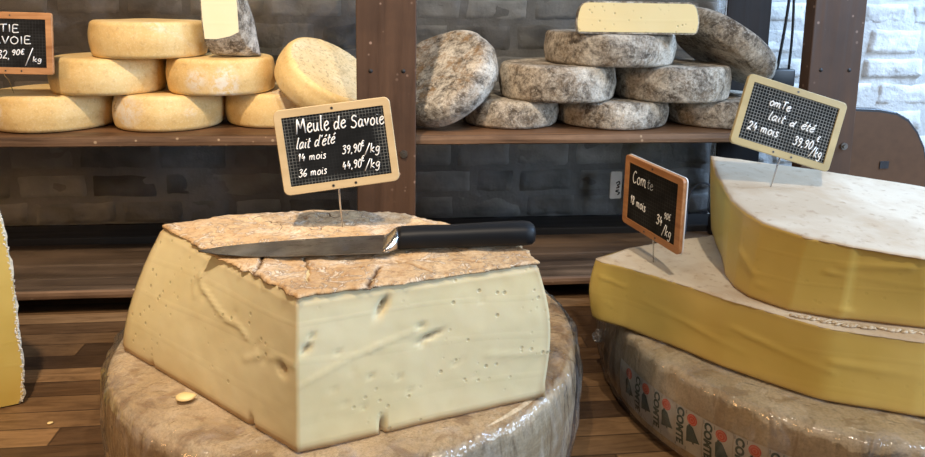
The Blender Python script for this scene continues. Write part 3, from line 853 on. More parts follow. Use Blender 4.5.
def crease(u, z, pts, w):
    """ridge/step value near a polyline of (u,z) points"""
    best = 1e9; side = 0
    for (a, b), (c, d) in zip(pts, pts[1:]):
        ax, az = a * .25, b; bx, bz = c * .25, d; px, pz = u * .25, z
        ex, ez = bx - ax, bz - az; L2 = ex * ex + ez * ez; t = max(0, min(1, ((px - ax) * ex + (pz - az) * ez) / L2))
        qx, qz = ax + ex * t, az + ez * t; dd = sqrt((px - qx) ** 2 + (pz - qz) ** 2)
        if dd < best: best = dd
    return math.exp(-(best / w) ** 2)
def mdisp(k, t, x, y, z):
    tg = mtg[k]; d = 0
    if tg in (0, 8):
        u = (k - mstart[tg]) / mcount[tg]
        d += fbm(x * 10, y * 10, z * 10, 2, 2) * .0014 + fbm(x * 60, y * 60, z * 60, 4, 2) * .0003
        for (f_, hu, hz, ru, rz, an, dep) in holes:
            if f_ != tg: continue
            a = (u - hu) * flen[tg]; b = z - hz
            a2 = a * cos(an) + b * sin(an); b2 = -a * sin(an) + b * cos(an)
            q = (a2 / ru) ** 2 + (b2 / rz) ** 2
            if q < 6: d -= dep * math.exp(-q)
        if tg == 8:   # stepped, flaked cut on the left face
            d += .0018 * crease(u, z, [(.40, .238), (.43, .225), (.48, .222), (.55, .214), (.62, .2085), (.68, .2095), (.74, .203)], .0018)
            d += .0012 * crease(u, z, [(.42, .239), (.37, .226), (.40, .214)], .0018)
            d += .0010 * crease(u, z, [(.74, .182), (.80, .190), (.90, .1985), (.99, .199)], .0022)
        if tg == 0:
            d += .0007 * crease(u, z, [(.0, .180), (.08, .188), (.20, .199), (.30, .205)], .0013)
            d += .0006 * crease(u, z, [(.72, .178), (.85, .173), (.98, .170)], .0020)
            d += .0008 * crease(u, z, [(.27, .203), (.36, .2085), (.45, .214)], .0015)
    else:
        d += fbm(x * 25, y * 25, z * 25, 2, 3) * .003 - .006 * sin(pi * t)
    if t < .03: d -= .0012
    if t > .97: d -= .0016
    return d
def mtone(k, t, x, y, z):
    tg = mtg[k]
    if tg not in (0, 8): return .9
    u = (k - mstart[tg]) / mcount[tg]
    e = (1 - u if tg == 0 else u) * flen[tg]        # distance from the rind side
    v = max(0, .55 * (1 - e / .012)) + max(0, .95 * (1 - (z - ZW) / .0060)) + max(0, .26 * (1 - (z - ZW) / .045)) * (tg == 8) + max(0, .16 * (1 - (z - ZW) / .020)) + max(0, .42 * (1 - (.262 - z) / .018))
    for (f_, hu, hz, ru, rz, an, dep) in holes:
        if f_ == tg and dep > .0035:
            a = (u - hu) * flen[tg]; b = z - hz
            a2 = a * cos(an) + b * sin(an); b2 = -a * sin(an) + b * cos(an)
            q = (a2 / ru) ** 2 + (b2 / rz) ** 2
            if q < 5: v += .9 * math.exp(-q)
    return max(0, min(1, v + fbm(x * 60, y * 60, z * 60, 3, 2) * .05))
def mz(x, y): return .2590 + fbm(x * 14, y * 14, 0, 6, 2) * .0010
block(mt, 'paste', mb_, mt_, ZW, mz, M['meule'], 46, mdisp, mtone, mid=lambda t: t ** 1.6, shift=lambda x, t: .0085 * max(0, min(1, (x - .03) / .10)) * sin(pi * t ** 1.2))
CR = [([(-.1154, .6334), (-.1136, .599), (-.1193, .5836)], .0016, 1), ([(-.0765, .6257), (-.07, .5914), (-.0689, .5671)], .0011, .9), ([(-.0068, .5964), (-.0118, .5761), (-.0160, .5600), (-.0170, .5500)], .0020, 1),
      ([(-.0953, .5932), (-.0731, .5963), (-.0459, .5967), (-.02, .5926)], .0008, .6), ([(.0069, .6125), (.023, .5991), (.04, .5792)], .0010, .8), ([(.0022, .6054), (.0301, .6134), (.0577, .6091), (.0846, .5998)], .0009, .7),
      ([(-.1597, .6745), (-.1449, .654), (-.1307, .6293)], .0009, .6), ([(-.1251, .7285), (-.1058, .7411), (-.0858, .7542)], .0009, .6)]
slab(mt, 'top_rind', resample(mtop, .0021)[0], mz, .0024, M['crust'], 84, .0024, 3, fringe=.0034, label='cracked tan top crust', cracks=CR, over=.0008)

# --- lower golden slab
def dome(x, y): return 0
ct = thing('cheese_wedge', (0, 0, 0), 'wide golden cheese slab lying on the labelled wheel, sideways slate stuck in it', 'cheese')
ZC0, ZC1 = .1076, .1845
cout = [(.2555, .7965), (.262, .785), (.289, .7630), (.337, .7070), (.364, .6680), (.401, .6290), (.432, .5975), (.507, .5640), (.60, .535), (.74, .545), (.84, .66), (.86, .80), (.78, .95), (.66, .975), (.55, .93), (.44, .868), (.374, .852), (.312, .830)]
cout = smooth_corner(cout, {0: .006, 6: .010}, .01)
cb_, cbt = resample(cout, .004)
def cbulge(k, t, x, y, z):
    d = fbm(x * 9, y * 9, z * 9, 12, 2) * .0016 + fbm(x * 50, y * 50, z * 50, 4, 2) * .0002
    lf = max(0, 1 - sqrt((x - .256) ** 2 + (y - .80) ** 2) / .03)
    d += lf * .007 * sin(pi * min(1, max(0, t)))
    # knife strokes
    for (x0, y0, z0_, x1, y1, z1_, w, a) in ((.262, .785, .166, .285, .765, .160, .0016, .0016), (.266, .782, .138, .276, .772, .128, .0010, .0010), (.37, .66, .155, .44, .595, .140, .003, .0014), (.44, .595, .150, .56, .55, .148, .004, .0016), (.30, .745, .150, .38, .655, .132, .003, .0012)):
        ex, ey, ez = x1 - x0, y1 - y0, z1_ - z0_; L2 = ex * ex + ey * ey + ez * ez
        q = max(0, min(1, ((x - x0) * ex + (y - y0) * ey + (z - z0_) * ez) / L2))
        dd = sqrt((x - x0 - ex * q) ** 2 + (y - y0 - ey * q) ** 2 + (z - z0_ - ez * q) ** 2)
        if dd < w * 3: d += a * math.exp(-(dd / w) ** 2)
    if t < .03: d -= .001
    return d
def ctone(z0, z1):
    def f(k, t, x, y, z):
        v = max(0, .9 * (1 - t / .035)) + max(0, .45 * (1 - t / .14)) + max(0, .40 * (1 - (1 - t) / .12))
        return max(0, min(1, v + fbm(x * 60, y * 60, z * 60, 3, 2) * .05))
    return f
def cz(x, y): return ZC1 + fbm(x * 12, y * 12, 0, 16, 2) * .0008
block(ct, 'paste', cb_, cb_, ZC0, cz, M['comte'], 30, cbulge, ctone(ZC0, ZC1))
slab(ct, 'top_rind', cb_, cz, .0015, M['dust'], 40, .0006, 13, label='pale dusty top rind', over=.0002, fringe=.0009)

# --- upper golden slab
ut = thing('cheese_wedge', (0, 0, 0), 'golden cheese slab topmost of the right stack, gridded slate stuck in its top', 'cheese')
ZU0 = .1880
def uz(x, y): return .2665 + .085 * (y - .60) + fbm(x * 9, y * 9, 0, 26, 2) * .0010
utop = [(.446, .893), (.4190, .823), (.392, .727), (.390, .690), (.394, .662), (.419, .625), (.454, .602), (.506, .5745), (.60, .548), (.70, .56), (.74, .66), (.66, .765), (.56, .830)]
ubot = [(.450, .885), (.4200, .800), (.392, .727), (.386, .694), (.389, .668), (.412, .633), (.454, .609), (.524, .583), (.60, .565), (.70, .57), (.74, .66), (.66, .760), (.56, .825)]
ub_, uo_, utg = both(ubot, utop, .004)
def ubulge(k, t, x, y, z):
    d = fbm(x * 9, y * 9, z * 9, 22, 2) * .0022 + fbm(x * 50, y * 50, z * 50, 4, 2) * .0002
    for (x0, y0, z0_, x1, y1, z1_, w, a) in ((.44, .615, .236, .56, .56, .232, .0022, .0026), (.45, .61, .245, .50, .58, .252, .004, .0012), (.60, .548, .243, .64, .55, .240, .002, .002), (.396, .66, .205, .46, .606, .197, .003, .0018), (.385, .70, .235, .392, .665, .215, .004, .0015)):
        ex, ey, ez = x1 - x0, y1 - y0, z1_ - z0_; L2 = ex * ex + ey * ey + ez * ez
        q = max(0, min(1, ((x - x0) * ex + (y - y0) * ey + (z - z0_) * ez) / L2))
        dd = sqrt((x - x0 - ex * q) ** 2 + (y - y0 - ey * q) ** 2 + (z - z0_ - ez * q) ** 2)
        if dd < w * 3: d += a * math.exp(-(dd / w) ** 2)
    # planed facet
    if x > .455: d -= .0022 * min(1, (x - .455) / .004)
    return d
block(ut, 'paste', ub_, uo_, ZU0, uz, M['comte'], 32, ubulge, ctone(0, 0))
slab(ut, 'top_rind', uo_, uz, .0015, M['dust'], 40, .0006, 23, label='pale dusty top rind', over=.0002, fringe=.0009)
# crumbly rind strip under the upper slab's front edge
def crumbs_strip():
    P = [(.414, .628), (.45, .606), (.50, .588), (.56, .568), (.62, .553)]
    pts, _ = resample(P, .004, False)
    b = MB()
    for i, (x, y) in enumerate(pts):
        for q in range(3):
            r = random.uniform(.0012, .0026); xx = x + random.uniform(-.003, .003); yy = y - .004 + random.uniform(-.004, .002)
            bm = bmesh.new(); bmesh.ops.create_icosphere(bm, subdivisions=1, radius=r)
            for v in bm.verts: v.co = Vector((v.co.x * 1.6 * random.uniform(.8, 1.3) + xx, v.co.y * random.uniform(.8, 1.3) + yy, v.co.z * .5 + .1868))
            bm.verts.index_update(); b.add([v.co.copy() for v in bm.verts], [[w.index for w in f_.verts] for f_ in bm.faces]); bm.free()
    b.build('rind_flakes', M['dust'], ct, True)
crumbs_strip()

# --- the cheese block cut off by the left frame edge
lt = thing('cheese_block', (0, 0, 0), 'tall yellow cheese block at the left edge of the picture, chalky white rind', 'cheese')
def leftblock():
    prof = [(-.4505, .0006), (-.4445, .012), (-.4425, .04), (-.4430, .08), (-.4445, .098), (-.4437, .11), (-.4440, .16), (-.4475, .209), (-.4515, .245), (-.4560, .280), (-.464, .298), (-.478, .308)]
    pts = []
    for (a, b), (c, d) in zip(prof, prof[1:]):
        for q in range(6): pts.append((a + (c - a) * q / 6, b + (d - b) * q / 6))
    pts.append(prof[-1])
    poly = pts + [(-.66, .31), (-.74, .28), (-.76, .15), (-.74, .0006)]
    V = []; F = []; n = len(poly); ys = np.linspace(.838, .99, 16)
    for j, y in enumerate(ys):
        for k, (x, z) in enumerate(poly):
            d = fbm(y * 50, z * 50, 1, 8, 3) * .003 if x > -.6 else 0
            V.append((x + d - (y - .838) * (.62 if x > -.6 else .1), y, max(.0006, z)))
    for j in range(len(ys) - 1):
        for k in range(n): F.append((j * n + k, j * n + (k + 1) % n, (j + 1) * n + (k + 1) % n, (j + 1) * n + k))
    F.append(tuple(range(n))); F.append(tuple((len(ys) - 1) * n + k for k in range(n)))
    obj('rind', V, F, M['whitecrust'], lt, False)
    ins = inset(poly, .0018)
    MB().prism([(x, max(.0012, z)) for x, z in ins], .8355, .840, 'y').build('cut_face', M['comte2'] if 'comte2' in M else M['comte'], lt)
    # chalky crust bits along the edge
    b = MB()
    for (x, z) in pts[4:]:
        for q in range(6):
            r = random.uniform(.0004, .0013); zz = z + random.uniform(-.004, .004); xx = x - .0012 + random.uniform(-.0024, .0012)
            bm = bmesh.new(); bmesh.ops.create_icosphere(bm, subdivisions=1, radius=r)
            for v in bm.verts: v.co = Vector((v.co.x * random.uniform(.6, 1.4) + xx, v.co.y * .5 + .8356, v.co.z * random.uniform(.7, 1.6) + zz))
            bm.verts.index_update(); b.add([v.co.copy() for v in bm.verts], [[w.index for w in f_.verts] for f_ in bm.faces]); bm.free()
    b.build('rind_crust', M['whitecrust'], lt, True)
    piv = Vector((-.4445, .836, 0)); R_ = Matrix.Translation(piv) @ Matrix.Rotation(radians(20), 4, 'Z') @ Matrix.Translation(-piv)
    for ch in lt.children: ch.matrix_local = R_
    for ch in bpy.data.objects:
        if ch.parent == lt: ch.matrix_local = R_
leftblock()

# ------------------------------------------------------------------ knife
kt = thing('knife', (-.176, .640, .2632), 'large knife with black handle and wide steel blade lying across the crusted pale wedge', 'knife', rot=(0, 0, radians(-1.6)))
def knife():
    spine = [(0, 0.0), (.02, .0085), (.05, .0145), (.09, .0195), (.13, .0225), (.178, .0235)]
    edge = [(.178, -.0210), (.14, -.0215), (.09, -.0212), (.05, -.0190), (.02, -.0105), (.006, -.0035)]
    b = MB(); n = 6
    # taper in thickness toward the edge
    top = []; 
    V = []; F = []
    xs = np.linspace(0, .178, 40)
    def interp(pts, x):
        pts = sorted(pts)
        for (a, p), (c, q) in zip(pts, pts[1:]):
            if a <= x <= c: return p + (q - p) * (x - a) / (c - a)
        return pts[-1][1] if x > pts[-1][0] else pts[0][1]
    ed = edge + [(0, 0)]
    for x in xs:
        s_, e_ = interp(spine, x), interp(ed, x); k = .4 + .6 * x / .178
        z = .0005 + .0035 * (x / .178)
        V += [(x, s_, z), (x, s_, z + .0024 * k), (x, (s_ + e_) / 2, z + .0020 * k), (x, e_, z + .0006), (x, e_, z), (x, (s_ + e_) / 2, z)]
    for i in range(len(xs) - 1):
        for k in range(6): F.append((i * 6 + k, i * 6 + (k + 1) % 6, (i + 1) * 6 + (k + 1) % 6, (i + 1) * 6 + k))
    F.append(tuple(range(6))); F.append(tuple((len(xs) - 1) * 6 + k for k in range(6)))
    obj('blade', V, F, M['blade'], kt, False)
    # bolster
    bb = MB()
    def ring_(x, hy, hz, cy, cz_, n=20, p=2.6):
        o = []
        for k in range(n):
            a = 2 * pi * k / n; c_, s_ = cos(a), sin(a)
            o.append((x, cy + hy * math.copysign(abs(c_) ** (2 / p), c_), cz_ + hz * math.copysign(abs(s_) ** (2 / p), s_)))
        return o
    def loft(rs):
        V = [q for r in rs for q in r]; n = len(rs[0]); F = []
        for i in range(len(rs) - 1):
            for k in range(n): F.append((i * n + k, i * n + (k + 1) % n, (i + 1) * n + (k + 1) % n, (i + 1) * n + k))
        F.append(tuple(range(n))); F.append(tuple((len(rs) - 1) * n + k for k in range(n)))
        return V, F
    v, f = loft([ring_(.172, .0215, .0022, .001, .0055), ring_(.177, .0215, .0045, .001, .0065), ring_(.183, .0170, .0085, .002, .0095), ring_(.186, .0150, .0095, .002, .0105)])
    obj('bolster', v, f, M['steel'], kt, True)
    hs = [(.1855, .0135, .0095, .002, .0105), (.190, .0130, .0100, .002, .0110), (.210, .0130, .0105, .002, .0115), (.235, .0122, .0102, .003, .0115), (.262, .0130, .0108, .004, .0120), (.290, .0140, .0112, .005, .0125), (.308, .0145, .0112, .0055, .0128), (.315, .0135, .0102, .0055, .0128), (.3185, .0100, .0075, .0055, .0128)]
    v, f = loft([ring_(*h_) for h_ in hs])
    obj('handle', v, f, M['handle'], kt, True)
knife()

# ------------------------------------------------------------------ handwriting
GL = {
 'M': (1.0, [[(.02, 0), (.12, .98), (.40, .35), (.72, .98), (.86, .02)]]),
 'e': (.56, [[(.06, .30), (.30, .36), (.44, .46), (.34, .60), (.15, .52), (.05, .26), (.16, .03), (.34, .02), (.50, .16)]]),
 'u': (.62, [[(.06, .58), (.06, .22), (.16, .03), (.34, .10), (.44, .58)], [(.44, .58), (.44, .12), (.56, .02)]]),
 'l': (.34, [[(.14, 1.05), (.10, .30), (.14, .04), (.28, .04)]]),
 'd': (.62, [[(.42, .46), (.24, .58), (.06, .34), (.12, .05), (.28, .04), (.44, .30), (.52, 1.0)], [(.47, .40), (.46, .08), (.58, .02)]]),
 'S': (.66, [[(.56, .84), (.36, .96), (.14, .84), (.16, .62), (.40, .50), (.54, .28), (.40, .04), (.14, .03), (.02, .14)]]),
 's': (.46, [[(.38, .52), (.22, .60), (.10, .48), (.26, .30), (.34, .12), (.20, .0), (.04, .06)]]),
 'a': (.60, [[(.42, .50), (.24, .58), (.06, .34), (.12, .04), (.28, .05), (.42, .34), (.44, .56)], [(.44, .56), (.42, .14), (.56, .02)]]),
 'v': (.52, [[(.03, .58), (.20, .02), (.44, .60)]]),
 'o': (.54, [[(.26, .58), (.07, .40), (.09, .10), (.26, .01), (.44, .16), (.44, .44), (.26, .58), (.22, .56)]]),
 'i': (.28, [[(.10, .56), (.09, .12), (.22, .02)], [(.13, .78), (.145, .82)]]),
 't': (.40, [[(.18, .92), (.13, .30), (.18, .03), (.34, .06)], [(.0, .60), (.36, .64)]]),
 "'": (.22, [[(.14, .98), (.08, .78)]]),
 'E': (.62, [[(.50, .92), (.14, .95), (.07, .5), (.10, .03), (.52, .04)], [(.08, .50), (.42, .52)]]),
 'é': (.56, [[(.06, .30), (.30, .36), (.44, .46), (.34, .60), (.15, .52), (.05, .26), (.16, .03), (.34, .02), (.50, .16)], [(.22, .76), (.42, .94)]]),
 'm': (.84, [[(.05, .58), (.06, .02)], [(.06, .34), (.18, .56), (.32, .50), (.34, .04)], [(.34, .34), (.48, .57), (.62, .48), (.64, .10), (.76, .02)]]),
 'n': (.60, [[(.05, .58), (.06, .02)], [(.06, .34), (.20, .56), (.38, .50), (.40, .10), (.54, .02)]]),
 '1': (.36, [[(.02, .66), (.20, .96), (.18, .02)]]),
 '2': (.58, [[(.05, .74), (.20, .95), (.42, .84), (.36, .50), (.04, .05), (.26, .08), (.52, .04)]]),
 '3': (.54, [[(.05, .84), (.26, .96), (.42, .80), (.20, .54), (.42, .42), (.40, .10), (.18, .0), (.02, .12)]]),
 '4': (.56, [[(.22, .94), (.04, .36), (.48, .40)], [(.36, .62), (.32, .0)]]),
 '6': (.54, [[(.40, .94), (.14, .62), (.06, .22), (.22, .01), (.42, .14), (.38, .38), (.12, .30)]]),
 '8': (.54, [[(.40, .80), (.24, .96), (.08, .78), (.40, .30), (.26, .0), (.06, .20), (.30, .52), (.42, .80)]]),
 '9': (.54, [[(.42, .78), (.22, .94), (.06, .70), (.22, .50), (.42, .66), (.43, .82)], [(.43, .80), (.38, .30), (.22, .0)]]),
 '0': (.54, [[(.26, .94), (.07, .62), (.08, .20), (.24, .01), (.43, .26), (.42, .74), (.26, .94), (.20, .93)]]),
 ',': (.26, [[(.12, .08), (.06, -.14)]]),
 '.': (.24, [[(.10, .03), (.12, .06)]]),
 '/': (.50, [[(.02, -.16), (.46, 1.06)]]),
 'k': (.52, [[(.12, 1.0), (.06, .0)], [(.42, .56), (.10, .28), (.46, .0)]]),
 'g': (.54, [[(.40, .50), (.22, .58), (.07, .34), (.20, .10), (.38, .28), (.42, .54), (.38, -.16), (.20, -.34), (.04, -.22)]]),
 '€': (.56, [[(.46, .84), (.28, .94), (.12, .64), (.12, .28), (.28, .02), (.48, .12)], [(.0, .56), (.36, .58)], [(.0, .40), (.34, .42)]]),
 'C': (.66, [[(.52, .86), (.34, .97), (.12, .74), (.06, .36), (.20, .05), (.40, .02), (.58, .16)]]),
 'T': (.58, [[(.0, .92), (.56, .96)], [(.27, .94), (.24, .02)]]),
 'I': (.26, [[(.12, .94), (.11, .02)]]),
 'A': (.62, [[(.03, .0), (.26, .95), (.52, .0)], [(.10, .34), (.46, .36)]]),
 'V': (.58, [[(.03, .94), (.24, .02), (.54, .96)]]),
 'O': (.70, [[(.34, .90), (.08, .66), (.08, .22), (.30, .0), (.56, .20), (.58, .66), (.34, .90), (.28, .90)]]),
 'P': (.58, [[(.08, .0), (.10, .92), (.38, .94), (.48, .72), (.32, .50), (.10, .48)]]),
}
def catmull(p, n=5):
    if len(p) < 3: return p
    q = [p[0]] + list(p) + [p[-1]]; out = []
    for i in range(1, len(q) - 2):
        for k in range(n):
            t = k / n; t2 = t * t; t3 = t2 * t
            out.append(tuple(.5 * (2 * q[i][a] + (q[i + 1][a] - q[i - 1][a]) * t + (2 * q[i - 1][a] - 5 * q[i][a] + 4 * q[i + 1][a] - q[i + 2][a]) * t2 + (3 * q[i][a] - q[i - 1][a] - 3 * q[i + 1][a] + q[i + 2][a]) * t3) for a in (0, 1)))
    out.append(p[-1]); return out
SHARP = set('M14AVv/TIk')
def write(parent, text, x, z, h, length=None, w=.0009, slant=.12, rise=0.0, yf=-.0036, mat='chalk', name='chalk_writing', jit=.03, gap=0.0):
    """handwriting on the front (-Y) face of a sign, in its own plane; x,z = start of baseline"""
    rnd = random.Random(text + str(x)); cur = 0; strokes = []
    for ch in text:
        if ch == ' ': cur += .45; continue
        wd, st = GL[ch]; dy = rnd.uniform(-jit, jit); s_ = 1 + rnd.uniform(-jit, jit)
        for s in st:
            p = [(a * s_ + cur, b * s_ + dy) for a, b in s]
            if ch not in SHARP: p = catmull(p)
            strokes.append((p, ch in SHARP))
        cur += wd + .04 + gap
    sx = (length / cur) if length else h
    b = MB()
    segs = []
    for p, sh in strokes:
        segs += [[a, b_] for a, b_ in zip(p, p[1:])] if sh else [p]
    for p in segs:
        pts = [(x + a * sx + bb * h * slant, yf, z + bb * h + a * sx * rise) for a, bb in p]
        b.tube(pts, w, 6, True, .35)
    return b.build(name, M[mat], parent, True)

# ------------------------------------------------------------------ price slates
def sign(name, loc, yaw, lean, roll, W, Hh, frame, slate, label, bw=.0085, bwz=None, t=.005, pin=None, white_back=False, r=.006):
    R_ = Matrix.Rotation(yaw, 4, 'Z') @ Matrix.Rotation(lean, 4, 'X') @ Matrix.Rotation(roll, 4, 'Y')
    T = thing(name, loc, label, 'price sign', 'chalk price slates', rot=R_.to_euler())
    bwz = bwz or bw
    outer = rrect(W, Hh, r, 6); inner = rrect(W - 2 * bw, Hh - 2 * bwz, .0006, 6)
    o1 = rrect(W - .0012, Hh - .0012, r - .0005, 6); i1 = rrect(W - 2 * bw + .0006, Hh - 2 * bwz + .0006, .0006, 6)
    rows = [(inner, -t / 2 + .0018), (i1, -t / 2), (o1, -t / 2), (outer, -t / 2 + .0006), (outer, t / 2 - .0006), (o1, t / 2), (i1, t / 2), (inner, t / 2 - .0015)]
    n = len(outer); V = [(p[0], d, p[1]) for pl, d in rows for p in pl]; F = []
    for i in range(len(rows) - 1):
        for k in range(n): F.append((i * n + k, i * n + (k + 1) % n, (i + 1) * n + (k + 1) % n, (i + 1) * n + k))
    for k in range(n): F.append((7 * n + k, 7 * n + (k + 1) % n, (k + 1) % n, k))
    obj('frame', V, F, frame, T, False)
    MB().box(-W / 2 + bw, W / 2 - bw, -t / 2 + .0012, t / 2 - .0008, -Hh / 2 + bwz, Hh / 2 - bwz).build('slate', slate, T)
    if white_back: MB().prism(rrect(W + .0012, Hh + .0012, r, 6), t / 2, t / 2 + .0014, 'y').build('backing', M['white'], T)
    for (x, z) in ((-.009, -Hh / 2 + bwz / 2), (.014, -Hh / 2 + bwz / 2), (.0, Hh / 2 - bwz / 2)):
        b = MB(); b.tube([(x, -t / 2 + .001, z), (x, -t / 2 - .0004, z)], .0014, 10); b.build('rivet', M['bolt'], T, False)
        h_ = MB(); h_.tube([(x, -t / 2, z), (x, -t / 2 - .0006, z)], .0007, 8); h_.build('rivet', M['hole'], T, False)
    if pin:
        inv = (Matrix.Translation(loc) @ R_).inverted()
        a = inv @ Vector(pin); x0 = pin_x = a.x
        top = Vector((a.x * .5, t / 2 + .001, -Hh / 2 + .016))
        b = MB(); b.tube([a, a.lerp(top, .5), Vector((top.x, top.y, -Hh / 2 + .001)), top], [.0004, .0011, .0011, .0011], 8)
        b.build('pin', M['steel'], T, True)
    return T
YF = -.0017
s1_ = sign('price_sign', (-.051, .700, .3507), -.020, -.086, -.1322, .1180, .0875, M['signbeige'], M['slate1'],
           'beige-framed chalk slate on a pin in the pale wedge with the knife', .0078, .0085, pin=(-.047, .712, .2560), r=.0065)
write(s1_, 'Meule', -.0385, .0178, .0150, .034, .00070, .08, .0, YF)
write(s1_, 'de', -.0010, .0175, .0135, .0135, .00070, .12, .0, YF)
write(s1_, 'Savoie', .0165, .0165, .0130, .0350, .00070, .10, .0, YF)
write(s1_, "lait d'été", -.0415, .0020, .0108, .0400, .00060, .30, .03, YF)
write(s1_, '14 mois', -.0410, -.0105, .0078, .0290, .00050, .22, .0, YF, 'chalk')
write(s1_, '36 mois', -.0425, -.0265, .0080, .0290, .00050, .22, .0, YF, 'chalk')
write(s1_, '39,90', .0040, -.0090, .0088, .0200, .00055, .20, .02, YF)
write(s1_, '€', .0238, -.0035, .0060, .0040, .00050, .20, .0, YF)
write(s1_, '/kg', .0270, -.0110, .0095, .0160, .00055, .20, .0, YF)
write(s1_, '44,90', .0020, -.0250, .0086, .0200, .00055, .20, .02, YF)
write(s1_, '€', .0220, -.0190, .0060, .0040, .00050, .20, .0, YF)
write(s1_, '/kg', .0250, -.0272, .0095, .0160, .00050, .20, .0, YF)

s3_ = sign('price_sign', (.4762, .765, .3610), -.043, -.1576, .2897, .1270, .0860, M['signyellow'], M['slate3'],
           'straw-framed gridded chalk slate on a pin in the topmost golden slab', .0088, .0088, pin=(.461, .7655, .2795), r=.006)
write(s3_, '.', -.0330, .0250, .0060, None, .0008, 0, 0, YF)
write(s3_, 'omTe', -.0300, .0130, .0100, .0280, .00085, .15, .0, YF)
write(s3_, 'lait', -.0270, -.0030, .0100, .0210, .00080, .25, .0, YF)
write(s3_, 'd', .0005, -.0030, .0070, .0070, .00085, .35, .0, YF)
write(s3_, 'été', .0150, -.0025, .0100, .0175, .00080, .30, .0, YF)
write(s3_, '24 mois', -.0480, -.0215, .0105, .0400, .00085, .12, .03, YF)
write(s3_, '39,90', .0110, -.0230, .0110, .0250, .00080, .15, .0, YF)
write(s3_, '€', .0380, -.0110, .0070, .0050, .00070, .15, .0, YF)
write(s3_, '/kg', .0345, -.0300, .0115, .0155, .00070, .15, .0, YF)

s2_ = sign('price_sign', (.3175, .775, .2631), -1.3504, .0133, .0275, .1190, .0900, M['signwood'], M['slate2'],
           'orange wooden-framed chalk slate seen sideways, stuck in the lower golden slab', .0095, .0085, pin=(.3245, .777, .1830), white_back=True, r=.005)
write(s2_, 'Com', -.0420, .0130, .0160, .0300, .00075, .08, .0, YF)
write(s2_, 'te', -.0100, .0140, .0120, .0130, .00050, .08, .0, YF, 'chalkdim')
write(s2_, '18 mois', -.0440, -.0150, .0110, .0340, .00075, .10, -.04, YF)
write(s2_, '34', .0130, -.0225, .0120, .0120, .00080, .10, .0, YF)
write(s2_, '90€', .0270, -.0115, .0080, .0130, .00060, .20, .10, YF)
write(s2_, '/kg', .0250, -.0310, .0125, .0180, .00065, .15, -.05, YF)

s4_ = sign('price_sign', (-.5720, 1.128, .4240), .0, -.06, .015, .1200, .0950, M['signwood'], M['slate2'],
           'orange wooden-framed chalk slate at the top left, standing among the yellow wheels', .0095, .0105, pin=(-.606, 1.190, .3360), r=.004)
write(s4_, 'TIE', -.0150, .0165, .0125, .0290, .00080, .0, .0, YF)
write(s4_, 'SAVOIE', -.0390, -.0010, .0125, .0700, .00080, .0, .0, YF)
write(s4_, '32,', -.0200, -.0240, .0130, .0180, .00075, .1, .0, YF)
write(s4_, '90€', .0000, -.0185, .0085, .0190, .00080, .15, .1, YF)
write(s4_, '/', .0195, -.0310, .0230, .0110, .00070, .1, .0, YF)
write(s4_, 'kg', .0300, -.0280, .0080, .0140, .00070, .1, .0, YF)

# ------------------------------------------------------------------ right background things
bp_ = thing('brown_board', (0, 0, 0), 'brown board with rounded top corner and dark edge standing behind the right post', 'board')
def bboard():
    poly = [(.80, .0006), (1.045, .0006), (1.043, .06), (1.038, .13), (1.032, .20), (1.022, .235), (1.004, .266), (.982, .290), (.955, .304), (.92, .310), (.80, .313)]
    MB().prism(inset(poly, .006), 1.186, 1.196, 'y').build('panel', M['panel'], bp_)
    MB().prism(poly, 1.188, 1.206, 'y', .002).build('edge', M['paneledge'], bp_)
    MB().box(.930, .948, 1.1845, 1.1865, .196, .210, 0).build('patch', M['paneledge'], bp_)
bboard()
cb0 = thing('power_cable', (.845, 1.39, .36), 'pair of black cables hanging by the white wall beside the right post', 'cable')
def cables():
    def path(dx, ph, zend):
        return [(-.010 + dx + .010 * sin(ph + z * 9) + .03 * (z - .02) * .6, -.010 + .004 * cos(z * 11 + ph), z) for z in np.linspace(zend, .44, 26)]
    MB().tube(path(-.012, .2, .0), .0032, 8).build('cord', M['rubber'], cb0, True)
    MB().tube(path(.004, 1.5, .0), .0028, 8).build('cord', M['rubber'], cb0, True)
    MB().box(-.036, .016, -.018, .012, -.032, .006, .004).build('plug', M['rubber'], cb0, True)
    MB().box(-.034, .034, -.014, .034, .440, .456, .003).build('cable_clip', M['rubber'], cb0, True)
cables()
lp = thing('cable_loop', (.628, 1.272, .0440), 'grey cable looping up behind the wooden-framed slate, black connector at its foot', 'cable')
def loop():
    P = [(-.035, 0, .0), (-.034, 0, .04), (-.032, 0, .075), (-.022, 0, .096), (-.004, 0, .104), (.012, 0, .098), (.023, 0, .083), (.029, 0, .060), (.028, 0, .035)]
    P = [(p[0], .0, p[1]) for p in catmull([(a, c) for a, b, c in P], 5)]
    MB().tube(P, .0022, 8).build('cord', M['greycable'], lp, True)
    MB().box(.015, .040, -.010, .010, -.0015, .036, .005).build('connector', M['rubber'], lp, True)
loop()
cd_ = thing('price_card', (.476, 1.3607, .122), 'small pale card with black scribble on the glass, left of the sideways slate', 'card')
def card():
    MB().prism(rrect(.024, .058, .002), -.0015, .0015, 'y').build('paper', M['card'], cd_)
    b = MB()
    for P in ([(-.004, .004), (.002, .008), (.004, .003), (-.001, .0), (.003, -.004), (-.003, -.006)], [(.003, -.010), (-.004, -.013), (.004, -.016), (.0, -.021)]):
        b.tube([(x + .004, -.0018, z) for x, z in catmull(P)], .0013, 6, True, .3)
    b.build('scribble', M['hole'], cd_, True)
card()
